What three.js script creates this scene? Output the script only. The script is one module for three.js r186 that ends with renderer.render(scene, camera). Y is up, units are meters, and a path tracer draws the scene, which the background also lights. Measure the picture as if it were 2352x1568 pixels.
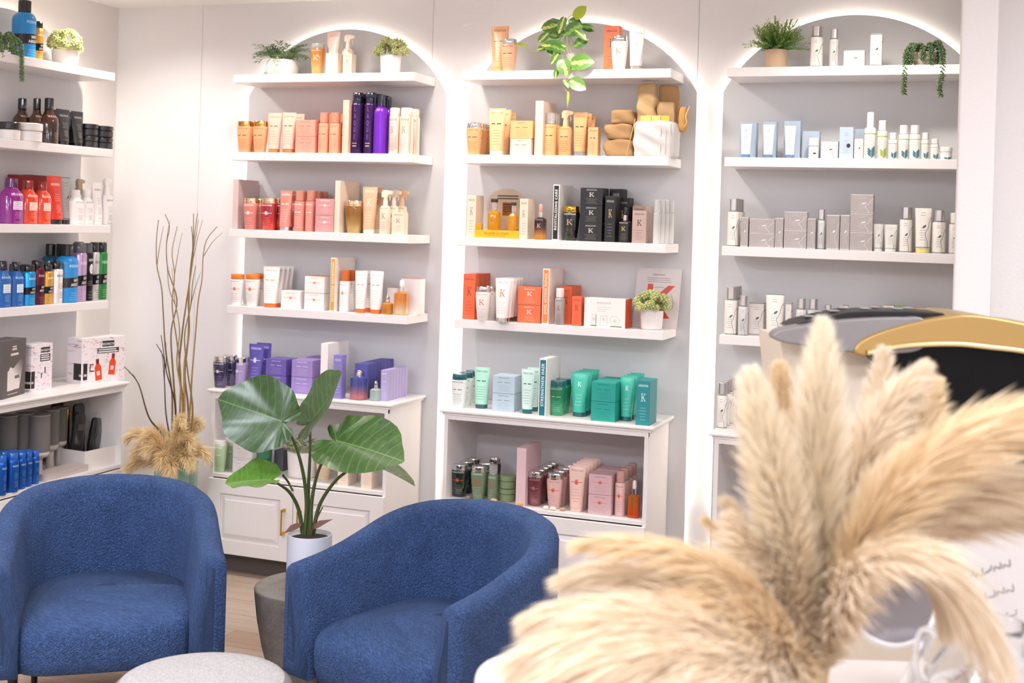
import * as THREE from 'three';
import { RoundedBoxGeometry } from 'three/addons/geometries/RoundedBoxGeometry.js';
import { mergeGeometries, mergeVertices, toCreasedNormals } from 'three/addons/utils/BufferGeometryUtils.js';
import { RectAreaLightUniformsLib } from 'three/addons/lights/RectAreaLightUniformsLib.js';

// ---------------------------------------------------------------- camera, exposure, main lights
RectAreaLightUniformsLib.init();
const scene = new THREE.Scene();
scene.background = new THREE.Color(0x000000);
const camera = new THREE.PerspectiveCamera(30.07, 1.5, 0.05, 40);
camera.rotation.order = 'YXZ';
camera.position.set(2.682, 1.778, 5.770);
camera.rotation.set(0, 0.35855, 0.02962);
camera.setViewOffset(2352, 1568, 0, 277, 2352, 1568);      // shifted lens: verticals stay parallel
camera.focus = 4.9;
camera.userData.fStop = 3.4;
const renderer = new THREE.WebGLRenderer({ antialias: true });
renderer.toneMapping = THREE.LinearToneMapping;
renderer.toneMappingExposure = 1.98;
renderer.shadowMap.enabled = true;

const LIGHT = { spot: 2.15, panel: 11.6, strip: 7, warm: 0xfff7ee, cool: 0xedf2ff, halo: 0xfff4e4 };  // panel is the strength of the added ceiling fill

// ---------------------------------------------------------------- helpers
const rnd = (seed) => { let s = seed >>> 0; return () => { s = (s + 0x6d2b79f5) >>> 0; let t = Math.imul(s ^ (s >>> 15), 1 | s); t = (t + Math.imul(t ^ (t >>> 7), 61 | t)) ^ t; return ((t ^ (t >>> 14)) >>> 0) / 4294967296; }; };
const V = (x, y, z) => new THREE.Vector3(x, y, z);
const lerp = (a, b, t) => a + (b - a) * t;
const smooth = (t) => { t = Math.min(1, Math.max(0, t)); return t * t * (3 - 2 * t); };
const used = new Map();
function numbered(n) { const k = used.get(n) || 0; used.set(n, k + 1); return k ? `${n}_${String(k).padStart(3, '0')}` : n; }
function tag(o, label, category, group, kind) { o.userData.label = label; if (category) o.userData.category = category; if (group) o.userData.group = group; if (kind) o.userData.kind = kind; return o; }
function thing(name, label, category, pos = [0, 0, 0], turn = 0, group) {
  const g = new THREE.Group(); g.name = numbered(name); g.position.set(...pos); g.rotation.y = turn; scene.add(g);
  return tag(g, label, category, group);
}
function mesh(name, geo, mat, parent) { const m = new THREE.Mesh(geo, mat); m.name = parent ? name : numbered(name); (parent || scene).add(m); return m; }
function part(name, geos, mat, parent) { return mesh(name, Array.isArray(geos) ? merge(geos) : geos, mat, parent); }
function merge(list) {
  const l = list.map((g) => { let h = g.index ? g.toNonIndexed() : g; for (const k of Object.keys(h.attributes)) if (!['position', 'normal', 'uv', 'color'].includes(k)) h.deleteAttribute(k); if (!h.attributes.normal) h.computeVertexNormals(); if (!h.attributes.uv) h.setAttribute('uv', new THREE.BufferAttribute(new Float32Array(h.attributes.position.count * 2), 2)); return h; });
  return l.length > 1 ? mergeGeometries(l) : l[0];
}
function structure(name, geos, mat, label) { const m = part(name, geos, mat); m.userData.kind = 'structure'; if (label) m.userData.label = label; return m; }
const std = (color, roughness = 0.6, extra = {}) => new THREE.MeshStandardMaterial({ color, roughness, ...extra });
const phys = (color, roughness, extra = {}) => new THREE.MeshPhysicalMaterial({ color, roughness, ...extra });
// box with its uv in metres
function box(w, h, d, x = 0, y = 0, z = 0, r = 0) {
  const g = r ? new RoundedBoxGeometry(w, h, d, 2, r) : new THREE.BoxGeometry(w, h, d);
  return metreUV(g).translate(x, y, z);
}
function metreUV(g) {
  const p = g.attributes.position, n = g.attributes.normal, uv = new Float32Array(p.count * 2);
  for (let i = 0; i < p.count; i++) {
    const ax = Math.abs(n.getX(i)), ay = Math.abs(n.getY(i)), az = Math.abs(n.getZ(i));
    const [u, v] = ay > ax && ay > az ? [p.getX(i), p.getZ(i)] : ax > az ? [p.getZ(i), p.getY(i)] : [p.getX(i), p.getY(i)];
    uv[2 * i] = u; uv[2 * i + 1] = v;
  }
  g.setAttribute('uv', new THREE.BufferAttribute(uv, 2)); return g;
}
// closed shape through superellipse rings: level = [y, half width, half depth, exponent, z offset]
function loft(levels, seg = 22, crease = 0.7) {
  const pos = [], idx = [];
  for (const [y, a, b, n = 2, oz = 0] of levels) for (let i = 0; i < seg; i++) {
    const t = (i / seg) * Math.PI * 2, c = Math.cos(t), s = Math.sin(t);
    pos.push(Math.sign(c) * Math.abs(c) ** (2 / n) * a, y, Math.sign(s) * Math.abs(s) ** (2 / n) * b + oz);
  }
  const L = levels.length;
  for (let k = 0; k + 1 < L; k++) for (let i = 0; i < seg; i++) { const j = (i + 1) % seg, a = k * seg + i, b = k * seg + j, c = a + seg, d = b + seg; idx.push(a, c, b, b, c, d); }
  const lo = pos.length / 3; pos.push(0, levels[0][0], levels[0][4] || 0); const hi = lo + 1; pos.push(0, levels[L - 1][0], levels[L - 1][4] || 0);
  for (let i = 0; i < seg; i++) { const j = (i + 1) % seg; idx.push(lo, i, j, hi, (L - 1) * seg + j, (L - 1) * seg + i); }
  let g = new THREE.BufferGeometry(); g.setAttribute('position', new THREE.Float32BufferAttribute(pos, 3)); g.setIndex(idx);
  g.setAttribute('uv', new THREE.BufferAttribute(new Float32Array((pos.length / 3) * 2), 2));
  return toCreasedNormals(g, crease);
}
// front-view uv in the object's own x/y box, inside one cell of the label atlas
function cellUV(g, cell) {
  g.computeBoundingBox(); const b = g.boundingBox, p = g.attributes.position, uv = new Float32Array(p.count * 2);
  const [cx, cy] = cell, S = 2048, w = 128, h = 256, m = 3;
  for (let i = 0; i < p.count; i++) {
    const u = (p.getX(i) - b.min.x) / (b.max.x - b.min.x), v = (p.getY(i) - b.min.y) / (b.max.y - b.min.y);
    uv[2 * i] = (cx * w + m + u * (w - 2 * m)) / S; uv[2 * i + 1] = 1 - (cy * h + h - m - v * (h - 2 * m)) / S;
  }
  g.setAttribute('uv', new THREE.BufferAttribute(uv, 2)); return g;
}
function tube(points, r0, r1 = r0, seg = 5, n = 0, closed = false) {
  const c = new THREE.CatmullRomCurve3(points.map((p) => (p.isVector3 ? p : V(...p))), closed), N = n || points.length * 4;
  const g = new THREE.TubeGeometry(c, N, 1, seg, closed), p = g.attributes.position, q = V(0, 0, 0);
  for (let i = 0; i <= N; i++) { c.getPointAt(i / N, q); const r = lerp(r0, r1, i / N); for (let j = 0; j <= seg; j++) { const k = i * (seg + 1) + j; p.setXYZ(k, q.x + (p.getX(k) - q.x) * r, q.y + (p.getY(k) - q.y) * r, q.z + (p.getZ(k) - q.z) * r); } }
  return g;
}
function lathe(profile, seg = 40) { return new THREE.LatheGeometry(profile.map(([r, y]) => new THREE.Vector2(r, y)), seg); }
function paint(g, color) { const c = new THREE.Color(color), n = g.attributes.position.count, a = new Float32Array(n * 3); for (let i = 0; i < n; i++) a.set([c.r, c.g, c.b], i * 3); g.setAttribute('color', new THREE.BufferAttribute(a, 3)); return g; }
// tiling noise height field as a texture
function noiseTexture(size, seed, octaves, fn = (v) => v, srgb = false) {
  const R = rnd(seed), f = new Float32Array(size * size);
  for (const [cells, amp] of octaves) {
    const grid = Array.from({ length: cells * cells }, () => R() * 2 - 1);
    for (let y = 0; y < size; y++) for (let x = 0; x < size; x++) {
      const gx = (x / size) * cells, gy = (y / size) * cells, ix = Math.floor(gx), iy = Math.floor(gy), tx = smooth(gx - ix), ty = smooth(gy - iy);
      const at = (i, j) => grid[((j + cells) % cells) * cells + ((i + cells) % cells)];
      f[y * size + x] += amp * lerp(lerp(at(ix, iy), at(ix + 1, iy), tx), lerp(at(ix, iy + 1), at(ix + 1, iy + 1), tx), ty);
    }
  }
  const d = new Uint8Array(size * size * 4);
  for (let i = 0; i < size * size; i++) { const v = fn(f[i]); const c = Array.isArray(v) ? v : [v, v, v]; for (let k = 0; k < 3; k++) d[i * 4 + k] = Math.max(0, Math.min(255, Math.round(c[k] * 255))); d[i * 4 + 3] = 255; }
  const t = new THREE.DataTexture(d, size, size); t.magFilter = t.minFilter = THREE.LinearFilter; t.wrapS = t.wrapT = THREE.RepeatWrapping; if (srgb) t.colorSpace = THREE.SRGBColorSpace; t.needsUpdate = true; return t;
}
const scaled = (t, r) => { const c = t.clone(); c.repeat.set(r, r); c.needsUpdate = true; return c; };

// ---------------------------------------------------------------- setting
const plaster = noiseTexture(512, 3, [[16, .3], [64, .3], [180, .4]], (v) => .5 + v * .3);
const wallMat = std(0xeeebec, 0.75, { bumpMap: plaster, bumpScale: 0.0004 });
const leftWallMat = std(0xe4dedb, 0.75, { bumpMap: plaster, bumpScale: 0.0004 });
const pillarMat = std(0xf6f1ec, 0.8, { bumpMap: scaled(plaster, 1.5), bumpScale: 0.002 });
const ceilMat = std(0xf2efec, 0.85);
const seamMat = std(0xb9b4b2, 0.8);
const WALL_Z = -0.03, WALL_X = -1.845, CEIL = 2.887;
{
  const back = new THREE.Group(); back.name = 'wall_back'; back.userData.kind = 'structure'; scene.add(back);
  mesh('backing', box(7.1, CEIL + 0.1, 0.1, 1.7, CEIL / 2, WALL_Z - 0.062), seamMat, back);
  const seams = [WALL_X, -1.298, 0.057, 1.403, 2.75, 4.1, 5.2];
  for (let i = 0; i + 1 < seams.length; i++) { const a = seams[i] + (i ? .0009 : 0), b = seams[i + 1] - .0009; mesh('panel', box(b - a, CEIL, 0.012, (a + b) / 2, CEIL / 2, WALL_Z - 0.006), wallMat, back); }
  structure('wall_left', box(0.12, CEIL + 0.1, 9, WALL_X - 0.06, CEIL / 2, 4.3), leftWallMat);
  structure('wall_right', box(0.12, CEIL + 0.1, 9, 5.2, CEIL / 2, 4.3), wallMat);
  structure('wall_front', box(7.1, CEIL + 0.1, 0.12, 1.7, CEIL / 2, 8.6), wallMat);
  structure('ceiling', box(7.2, 0.12, 9, 1.7, CEIL + 0.06, 4.3), ceilMat);
}
// oak plank floor: planks near the seats are single pieces, the rest one surface
{
  const W = 512, R = rnd(21);
  const grain = () => {
    const c = document.createElement('canvas'); c.width = W; c.height = W; const x = c.getContext('2d');
    x.fillStyle = '#b9a697'; x.fillRect(0, 0, W, W);
    for (let i = 0; i < 420; i++) { const y = R() * W, a = .04 + R() * .1, d = R(); x.strokeStyle = d < .5 ? `rgba(120,92,70,${a})` : `rgba(215,196,176,${a})`; x.lineWidth = .6 + R() * 3; x.beginPath(); x.moveTo(0, y); const k = (R() - .5) * 16; x.bezierCurveTo(W * .3, y + k, W * .6, y - k, W, y + (R() - .5) * 8); x.stroke(); }
    for (let i = 0; i < 4; i++) { const gx = R() * W, gy = R() * W; for (let k = 1; k < 6; k++) { x.strokeStyle = `rgba(110,84,64,.16)`; x.lineWidth = 1.6; x.beginPath(); x.ellipse(gx, gy, k * 18, k * 5, 0, 0, 7); x.stroke(); } }
    const t = new THREE.CanvasTexture(c); t.colorSpace = THREE.SRGBColorSpace; t.wrapS = t.wrapT = THREE.RepeatWrapping; t.magFilter = THREE.LinearFilter; return t;
  };
  const tex = [grain(), grain(), grain()];
  const mats = []; for (const t of tex) for (const c of [0xffffff, 0xf0e6dc, 0xe2d6cc]) mats.push(std(c, 0.5, { map: t }));
  const floor = new THREE.Group(); floor.name = 'floor'; floor.userData.kind = 'structure'; scene.add(floor);
  mesh('subfloor', box(7.1, 0.1, 9, 1.7, -0.065, 4.3), std(0x8a7566, .7), floor);
  const far = [], L = 1.25, PW = 0.185;
  for (let i = 0; i < 48; i++) for (let k = 0; k < 7; k++) {
    const z = -0.02 + PW * (i + .5), x0 = WALL_X + ((i * 0.47) % L) - L + k * L, a = Math.max(x0, WALL_X), b = Math.min(x0 + L, 5.14); if (b - a < .05) continue;
    const g = box(b - a - .0016, .014, PW - .0016, 0, 0, 0); const p = g.attributes.uv, o = R(); for (let q = 0; q < p.count; q++) p.setXY(q, p.getX(q) * .8 + o, p.getY(q) * 2.2 + o * 3);
    g.translate((a + b) / 2, -.007, z);
    if (a < 1.6 && z < 3.2) mesh('plank', g, mats[Math.floor(R() * mats.length)], floor); else far.push(g);
  }
  const m = part('plank_field', far, mats[1], floor); m.userData.kind = 'stuff';
}
// plastered column and the wall stub behind it
{
  structure('column', box(0.126, CEIL, 0.34, 2.573 + 0.063, CEIL / 2, 0.93, 0.012), pillarMat, 'white plastered column');
  structure('wall_partition', box(2.5, CEIL, 0.16, 2.69 + 1.25, CEIL / 2, 0.75), pillarMat);
}
// unseen ceiling lights: downlights placed to light shelves and seats, panels added as fill
const glow = (k, c = LIGHT.warm) => new THREE.MeshStandardMaterial({ color: 0x111111, emissive: c, emissiveIntensity: k, roughness: .5 });
{
  const trim = std(0xf5f2ee, .4), disc = glow(6);
  const spots = [[-1.42, .62], [0.2, .66], [0.98, .64], [-0.55, .66], [0.9, 3.1], [2.2, .7]];
  spots.forEach(([x, z], i) => {
    const t = thing('unseen_downlight', `unseen recessed ceiling downlight, ${['nearest the corner', 'before the middle arch', 'between middle and pillar arches', 'before the corner arch', 'above the second armchair', 'before the pillar arch'][i]}`, 'light', [x, CEIL, z]);
    part('trim', lathe([[.045, -.002], [.047, -.006], [.062, -.005], [.066, 0], [.045, 0]], 32), trim, t);
    part('lens', new THREE.CylinderGeometry(.045, .045, .004, 28).translate(0, -.0005, 0), disc, t);
    const s = new THREE.SpotLight(LIGHT.warm, LIGHT.spot, 0, 1.25, .6, 2); s.position.set(x, CEIL - .012, z); s.target.position.set(x + (z < 1 ? .25 : 0), 0, z < 1 ? .35 : z); s.castShadow = true; s.shadow.radius = 4; scene.add(s, s.target);
  });
  const pm = glow(2.4, LIGHT.cool);  // glow of the added fill panels, out of view
  [[-0.6, 3.6], [3.6, 2.6], [0.3, 5.0], [2.6, 4.9], [1.4, 6.6], [3.9, 6.4]].forEach(([x, z], i) => {
    const t = thing('added_fill_panel', `added ceiling fill light panel, ${['over the first armchair', 'over the machine', 'before the side wall', 'over the camera side counter', 'at the room entrance', 'in the far room corner'][i]}`, 'light', [x, CEIL, z]);
    const fr = []; for (const s of [-1, 1]) fr.push(box(1.24, .012, .02, 0, -.006, s * .31), box(.02, .012, .6, s * .61, -.006, 0)); part('frame', fr, trim, t);
    part('diffuser', box(1.2, .006, .6, 0, -.004, 0), pm, t);
    const l = new THREE.RectAreaLight(LIGHT.cool, LIGHT.panel, 1.2, .6); l.position.set(x, CEIL - .013, z); l.rotation.x = -Math.PI / 2; l.intensity *= [.5, .5, 1.15, .7, 1.15, 1.15][i]; scene.add(l);
  });
}

// ---------------------------------------------------------------- the four arched shelf units
const H = { 1: 2.475, 2: 2.0835, 3: 1.695, 4: 1.308, 5: 0.9025, 6: 0.490 };
const SHELF_D = 0.25, SHELF_T = 0.041, HALF = 0.566, ARC_Y = 2.085, ARC_R = 0.645, SPRING = ARC_Y + Math.sqrt(ARC_R ** 2 - HALF ** 2);
const UNITS = {
  A: { at: [-0.412, 0, 0], turn: 0, where: 'corner arch' },
  B: { at: [0.843, 0, 0], turn: 0, where: 'middle arch' },
  C: { at: [2.098, 0, 0], turn: 0, where: 'pillar arch' },
  L: { at: [-1.785, 0, 0.886], turn: Math.PI / 2, where: 'side wall arch' },
};
const LEVEL = { 1: 'top shelf', 2: 'second shelf', 3: 'third shelf', 4: 'fourth shelf', 5: 'counter', 6: 'cabinet niche' };
const panelMat = std(0xdcdcdd, 0.6, { bumpMap: plaster, bumpScale: 0.0003 });
const whiteMat = phys(0xf4efed, 0.32, { clearcoat: 0.15, clearcoatRoughness: 0.3 });
const cabMat = std(0xf1ece9, 0.38);
const insideMat = std(0xdad3d2, 0.55);
const brassMat = std(0xd9a441, 0.25, { metalness: 1 });
const darkHole = std(0x3b3633, .8);
const stripMat = new THREE.MeshStandardMaterial({ color: 0xfff6e6, emissive: LIGHT.halo, emissiveIntensity: 2.4, roughness: .5 });
function archOutline(inset = 0) {
  const h = HALF - inset, r = ARC_R - inset, a0 = Math.acos(h / r), pts = [[-h, 0.02]];
  for (let i = 0; i <= 40; i++) { const a = Math.PI - a0 - (i / 40) * (Math.PI - 2 * a0); pts.push([r * Math.cos(a), ARC_Y + r * Math.sin(a)]); }
  pts.push([h, 0.02]); return pts;
}
function archPanel() {
  const s = new THREE.Shape(archOutline().map(([x, y]) => new THREE.Vector2(x, y)));
  return metreUV(new THREE.ExtrudeGeometry(s, { depth: 0.010, bevelEnabled: true, bevelThickness: .001, bevelSize: .001, bevelSegments: 1, steps: 1 })).translate(0, 0, -0.0115);
}
function stripGeometry() {   // flat LED tape standing on edge behind the rim of the panel
  const o = archOutline(0.012), pos = [], idx = [];
  o.forEach(([x, y]) => { pos.push(x, y, -0.0125, x, y, -0.0225); });
  for (let i = 0; i + 1 < o.length; i++) { const a = 2 * i; idx.push(a, a + 1, a + 2, a + 1, a + 3, a + 2); }
  const inner = archOutline(0.015), n = pos.length / 3;
  inner.forEach(([x, y]) => { pos.push(x, y, -0.0125, x, y, -0.0225); });
  for (let i = 0; i + 1 < inner.length; i++) { const a = n + 2 * i; idx.push(a, a + 2, a + 1, a + 1, a + 2, a + 3); }
  const g = new THREE.BufferGeometry(); g.setAttribute('position', new THREE.Float32BufferAttribute(pos, 3)); g.setIndex(idx); g.computeVertexNormals(); return g;
}
function stripLights(unit) {
  const M = new THREE.Matrix4().makeRotationY(unit.turn).setPosition(...unit.at), o = [];
  o.push([[-HALF, .5], [-HALF, SPRING]], [[HALF, SPRING], [HALF, .5]]);
  const a0 = Math.acos(HALF / ARC_R), N = 8;
  for (let i = 0; i < N; i++) { const p = (k) => { const a = Math.PI - a0 - (k / N) * (Math.PI - 2 * a0); return [ARC_R * Math.cos(a), ARC_Y + ARC_R * Math.sin(a)]; }; o.push([p(i), p(i + 1)]); }
  for (const [p, q] of o) {
    const len = Math.hypot(q[0] - p[0], q[1] - p[1]), mx = (p[0] + q[0]) / 2, my = (p[1] + q[1]) / 2, nx = -(q[1] - p[1]) / len, ny = (q[0] - p[0]) / len;
    const out = V(nx, ny, 0), pos = V(mx, my, -0.017).addScaledVector(out, -0.004).applyMatrix4(M);
    const dir = V(nx, ny, 0).applyMatrix4(new THREE.Matrix4().makeRotationY(unit.turn));
    const l = new THREE.RectAreaLight(LIGHT.halo, LIGHT.strip, len, .009);
    const along = V(q[0] - p[0], q[1] - p[1], 0).divideScalar(len).applyMatrix4(new THREE.Matrix4().makeRotationY(unit.turn));
    const z = dir.clone().negate(), x = along, y = z.clone().cross(x); l.quaternion.setFromRotationMatrix(new THREE.Matrix4().makeBasis(x, y, z)); l.position.copy(pos); scene.add(l);
  }
}
const shelfGeo = box(1.006, SHELF_T, SHELF_D, 0, -SHELF_T / 2, SHELF_D / 2, .0025);
function makeDoor(cabinet, x, w, handleSide) {
  const d = new THREE.Group(); d.name = 'door'; cabinet.add(d); d.position.set(x, 0, 0.392);
  const y0 = .102, y1 = .466, h = y1 - y0, s = .07, yc = (y0 + y1) / 2;
  const frame = [box(s, h, .019, -w / 2 + s / 2, yc, 0, .002), box(s, h, .019, w / 2 - s / 2, yc, 0, .002), box(w - 2 * s + .004, s, .0188, 0, y1 - s / 2, 0, .002), box(w - 2 * s + .004, s, .0188, 0, y0 + s / 2, 0, .002)];
  part('door_frame', frame, cabMat, d);
  part('recess', box(w - 2 * s + .01, h - 2 * s + .01, .004, 0, yc, -.006), cabMat, d);
  const iw = w - 2 * s - .016, ih = h - 2 * s - .016, sh = new THREE.Shape([[-iw / 2 + .022, -ih / 2 + .022], [iw / 2 - .022, -ih / 2 + .022], [iw / 2 - .022, ih / 2 - .022], [-iw / 2 + .022, ih / 2 - .022]].map((p) => new THREE.Vector2(...p)));
  part('raised_panel', new THREE.ExtrudeGeometry(sh, { depth: .0005, bevelEnabled: true, bevelThickness: .011, bevelSize: .022, bevelSegments: 1, steps: 1 }).translate(0, yc, -.003), cabMat, d);
  const hx = handleSide * (w / 2 - .042), hy = .297, hh = .125;
  const handle = [box(.008, hh, .007, hx, hy, .040, .0025), box(.012, .014, .032, hx, hy + hh / 2 - .007, .024, .002), box(.012, .014, .032, hx, hy - hh / 2 + .007, .024, .002)];
  part('handle', handle, brassMat, d); 
}
function makeUnit(key) {
  const u = UNITS[key], at = [...u.at];
  const p = thing('arch_panel', { A: 'arched backlit wall panel nearest the room corner', B: 'arched backlit wall panel in the middle of the wall', C: 'arched backlit wall panel half hidden by the pillar', L: 'arched backlit wall panel on the side wall' }[key], 'panel', at, u.turn);
  part('board', archPanel(), panelMat, p);
  const st = part('led_strip', stripGeometry(), stripMat, p); st.userData.label = 'glowing light strip behind the rim';
  const back = part('standoff', [box(.9, .05, .017, 0, .6, -.0203), box(.9, .05, .017, 0, 1.9, -.0203)], darkHole, p);
  stripLights(u);
  for (let k = 1; k <= 4; k++) { const s = mesh('floating_shelf', shelfGeo, whiteMat); s.position.set(at[0], H[k], at[2]); s.rotation.y = u.turn; tag(s, `white floating shelf, ${['uppermost', 'second from top', 'third from top', 'lowest'][k - 1]} of four on the ${u.where}`, 'shelf', `floating shelves of the ${u.where}`); }
  const c = thing('base_cabinet', { A: 'white base cabinet with two doors and brass handles behind the plant', B: 'white base cabinet under the middle arch behind an armchair', C: 'white base cabinet under the pillar arch behind pampas', L: 'white base cabinet on the side wall holding hair brushes' }[key], 'cabinet', at, u.turn);
  const W = .966, D = .383;
  part('counter_top', [loftRect(1.012, .398, .8875, .9025, .006).translate(0, 0, .199), box(.99, .012, .386, 0, .8815, .193, .004), box(W, .02, .016, 0, .866, D - .01)], cabMat, c);
  for (const s of [-1, 1]) part('side_panel', box(.018, .876 - .10, D, s * (W / 2 - .009), (.876 + .10) / 2, D / 2), cabMat, c);
  part('back_panel', box(W - .036, .776, .008, 0, .488, .006), insideMat, c);
  part('stretcher', [box(W - .036, .05, .016, 0, .845, .02)], insideMat, c);
  part('niche_floor', box(W - .036, .018, D + .004, 0, H[6] - .009, D / 2 + .006, .002), cabMat, c);
  part('bottom_board', box(W - .036, .018, D - .01, 0, .109, D / 2), cabMat, c);
  part('toe_kick', box(W - .02, .10, .016, 0, .05, D - .06), std(0x5a514c, .8), c);
  const bolts = []; for (const s of [-1, 1]) for (const z of [.08, .3]) bolts.push(new THREE.CylinderGeometry(.006, .006, .004, 10).rotateZ(Math.PI / 2).translate(s * (W / 2 - .019), .845, z)); part('bolt_cover', bolts, darkHole, c);
  makeDoor(c, -W / 4 + .0005, W / 2 - .004, 1); makeDoor(c, W / 4 - .0005, W / 2 - .004, -1);
}
function loftRect(w, d, y0, y1, r) { return box(w, y1 - y0, d, 0, (y0 + y1) / 2, 0, r); }
for (const k of ['A', 'B', 'C', 'L']) makeUnit(k);

// ---------------------------------------------------------------- label atlas: flat print for packages
const CELLS = {}; let cellCount = 0;
// cells whose carton is wider than the cell: lettering is narrowed so that it comes out right on the box
const FLAT = { blackBox: .5, orangeKb: .5, pinkX: .5, pinkXc: .5, coralD: .5, violetB: .5, lilacB: .5, iceB: .5, tealB: .5, peachBox: .38, pinkBox: .38, whiteXb: .5, whitegrey: .5, creamBox: .75 };
const atlas = document.createElement('canvas'); atlas.width = atlas.height = 2048; const ax = atlas.getContext('2d');
ax.textAlign = 'center'; ax.textBaseline = 'middle';
function cell(name, style, bg, fg, fg2, bg2) {
  const cx = cellCount % 16, cy = Math.floor(cellCount / 16); cellCount++; CELLS[name] = [cx, cy];
  const x = cx * 128, y = cy * 256, w = 128, h = 256; ax.save(); ax.beginPath(); ax.rect(x, y, w, h); ax.clip();
  if (bg2) { const g = ax.createLinearGradient(0, y, 0, y + h); g.addColorStop(0, bg); g.addColorStop(.35, bg); g.addColorStop(.8, bg2); g.addColorStop(1, bg2); ax.fillStyle = g; } else ax.fillStyle = bg;
  ax.fillRect(x, y, w, h); ax.fillStyle = fg; ax.strokeStyle = fg; const m = x + w / 2;
  const sx = FLAT[name] || 1, text = (s, ty, px, f = 'sans-serif', bold = '', col = fg) => { ax.save(); ax.translate(m, y + h * ty); ax.scale(sx, 1); ax.fillStyle = col; ax.font = `${bold} ${sx < 1 ? px * 1.35 : px}px ${f}`; ax.fillText(s, 0, 0, (w - 18) / sx); ax.restore(); };
  const lines = (a, b, n, wd = .5, col = fg) => { ax.fillStyle = col; ax.globalAlpha = .55; for (let i = 0; i < n; i++) { const k = wd * (.6 + .4 * Math.abs(Math.sin(i * 2.3 + cellCount))); ax.fillRect(m - (w * k) / 2, y + h * lerp(a, b, n > 1 ? i / (n - 1) : 0), w * k, 3.2); } ax.globalAlpha = 1; };
  const brand = (ty = .12) => text('KÉRASTASE', ty, 16, 'sans-serif', 'bold');
  if (style === 'K') { brand(); text('K', .38, 62, 'serif', '', fg2 || fg); lines(.6, .86, 5); }
  if (style === 'D') { brand(); ax.fillStyle = fg2 || fg; ax.fillRect(m - 34, y + h * .36, 26, 6); ax.fillRect(m + 4, y + h * .36, 30, 6); lines(.52, .84, 6, .55); }
  if (style === 'X') { brand(); ax.fillStyle = fg2 || fg; ax.fillRect(m - 40, y + h * .385, 80, 3.5); ax.beginPath(); for (const [dx, dy] of [[-24, 0], [24, 0], [0, -20], [0, 20]]) { ax.moveTo(m + dx, y + h * .392 + dy); ax.lineTo(m + (dy ? 6 : 0), y + h * .392 + (dx ? 6 : 0)); ax.lineTo(m - (dy ? 6 : 0), y + h * .392 - (dx ? 6 : 0)); } ax.fill(); text('K', .395, 36, 'serif', 'bold', fg2 || fg); lines(.56, .84, 5); }
  if (style === 'T') { ax.translate(m, y + h / 2); ax.rotate(-Math.PI / 2); if (fg2) { ax.fillStyle = fg2; ax.fillRect(-h / 2 + 8, -w / 2 + 16, h - 16, w - 32); } ax.fillStyle = fg; ax.font = 'bold 44px sans-serif'; ax.scale(1, 1.55); ax.fillText(bg2 ? '' : style2[name] || '', 12, 0, h - 70); }
  if (style === 'R') { text('REDKEN', .2, 20, 'sans-serif', 'bold'); if (fg2) { ax.fillStyle = fg2; ax.fillRect(x + 34, y + h * .38, 60, 58); } lines(.42, .56, 4, .42, fg2 ? bg : fg); lines(.66, .82, 6, .32); lines(.93, .93, 1, .4); }
  if (style === 'S') { text('REDKEN', .22, 19, 'sans-serif', 'bold'); ax.save(); ax.translate(m, y + h * .56); ax.rotate(-.06); ax.fillStyle = fg2 || '#141214'; ax.fillRect(-90, -26, 180, 52); ax.fillStyle = '#f4f0ee'; ax.font = 'bold 20px sans-serif'; ax.fillText('MOVE', 18, -11); ax.fillText('ABILITY', 10, 12); ax.restore(); lines(.78, .92, 4, .5); }
  if (style === 'C') { text('REDKEN', .16, 18, 'sans-serif', 'bold'); ax.fillStyle = fg2; ax.beginPath(); ax.arc(m, y + h * .34, 27, 0, 7); ax.fill(); lines(.32, .37, 2, .2, bg); ax.fillStyle = '#171517'; ax.fillRect(x, y + h * .55, w, 40); lines(.585, .66, 3, .7, '#f0eeec'); lines(.8, .92, 3, .5, fg2); }
  if (style === 'V') { lines(.14, .2, 2, .34); lines(.5, .78, 6, .36); ax.strokeStyle = fg; ax.lineWidth = 3; ax.beginPath(); ax.moveTo(x + w, y + h * .22); ax.bezierCurveTo(x + 92, y + h * .38, x + 118, y + h * .46, x + 84, y + h * .6); ax.bezierCurveTo(x + 76, y + h * .72, x + 112, y + h * .84, x + 96, y + h); ax.stroke(); ax.fillStyle = fg2 || fg; ax.beginPath(); ax.ellipse(x + 74, y + h * .47, 15, 7, -.6, 0, 7); ax.fill(); ax.fillRect(x, y + h * .955, w, 4); ax.fillRect(x, y + h * .015, w, 4); }
  if (style === 'L') { ax.fillStyle = '#a8bf55'; ax.fillRect(x, y + h * .2, w, 9); ax.fillStyle = fg2 || '#4a8796'; lines(.34, .42, 2, .5, '#8a9a96'); for (let i = 0; i < 7; i++) { ax.save(); ax.translate(x + 84, y + h * .95 - i * 9); ax.rotate(i % 2 ? -.9 : .75); ax.fillStyle = fg; ax.beginPath(); ax.ellipse(0, -24, 8, 24, 0, 0, 7); ax.fill(); ax.restore(); } }
  if (style === 'B') { lines(.18, .26, 3, .34); lines(.42, .8, 7, .4); if (fg2) { ax.fillStyle = fg2; ax.beginPath(); ax.arc(x + 84, y + h * .58, 17, 0, 7); ax.fill(); } }
  if (style === 'Y') { text('K', .3, 40, 'serif'); lines(.55, .8, 4, .4); }
  ax.restore(); return CELLS[name];
}
const style2 = { blackBook: 'REVITALIZING CARE', tealBook: 'STRENGTHEN HAIR', orangeBook: 'DUAL ACTION REPAIR', yellowBook: 'INTENSE NUTRITION' };
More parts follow.
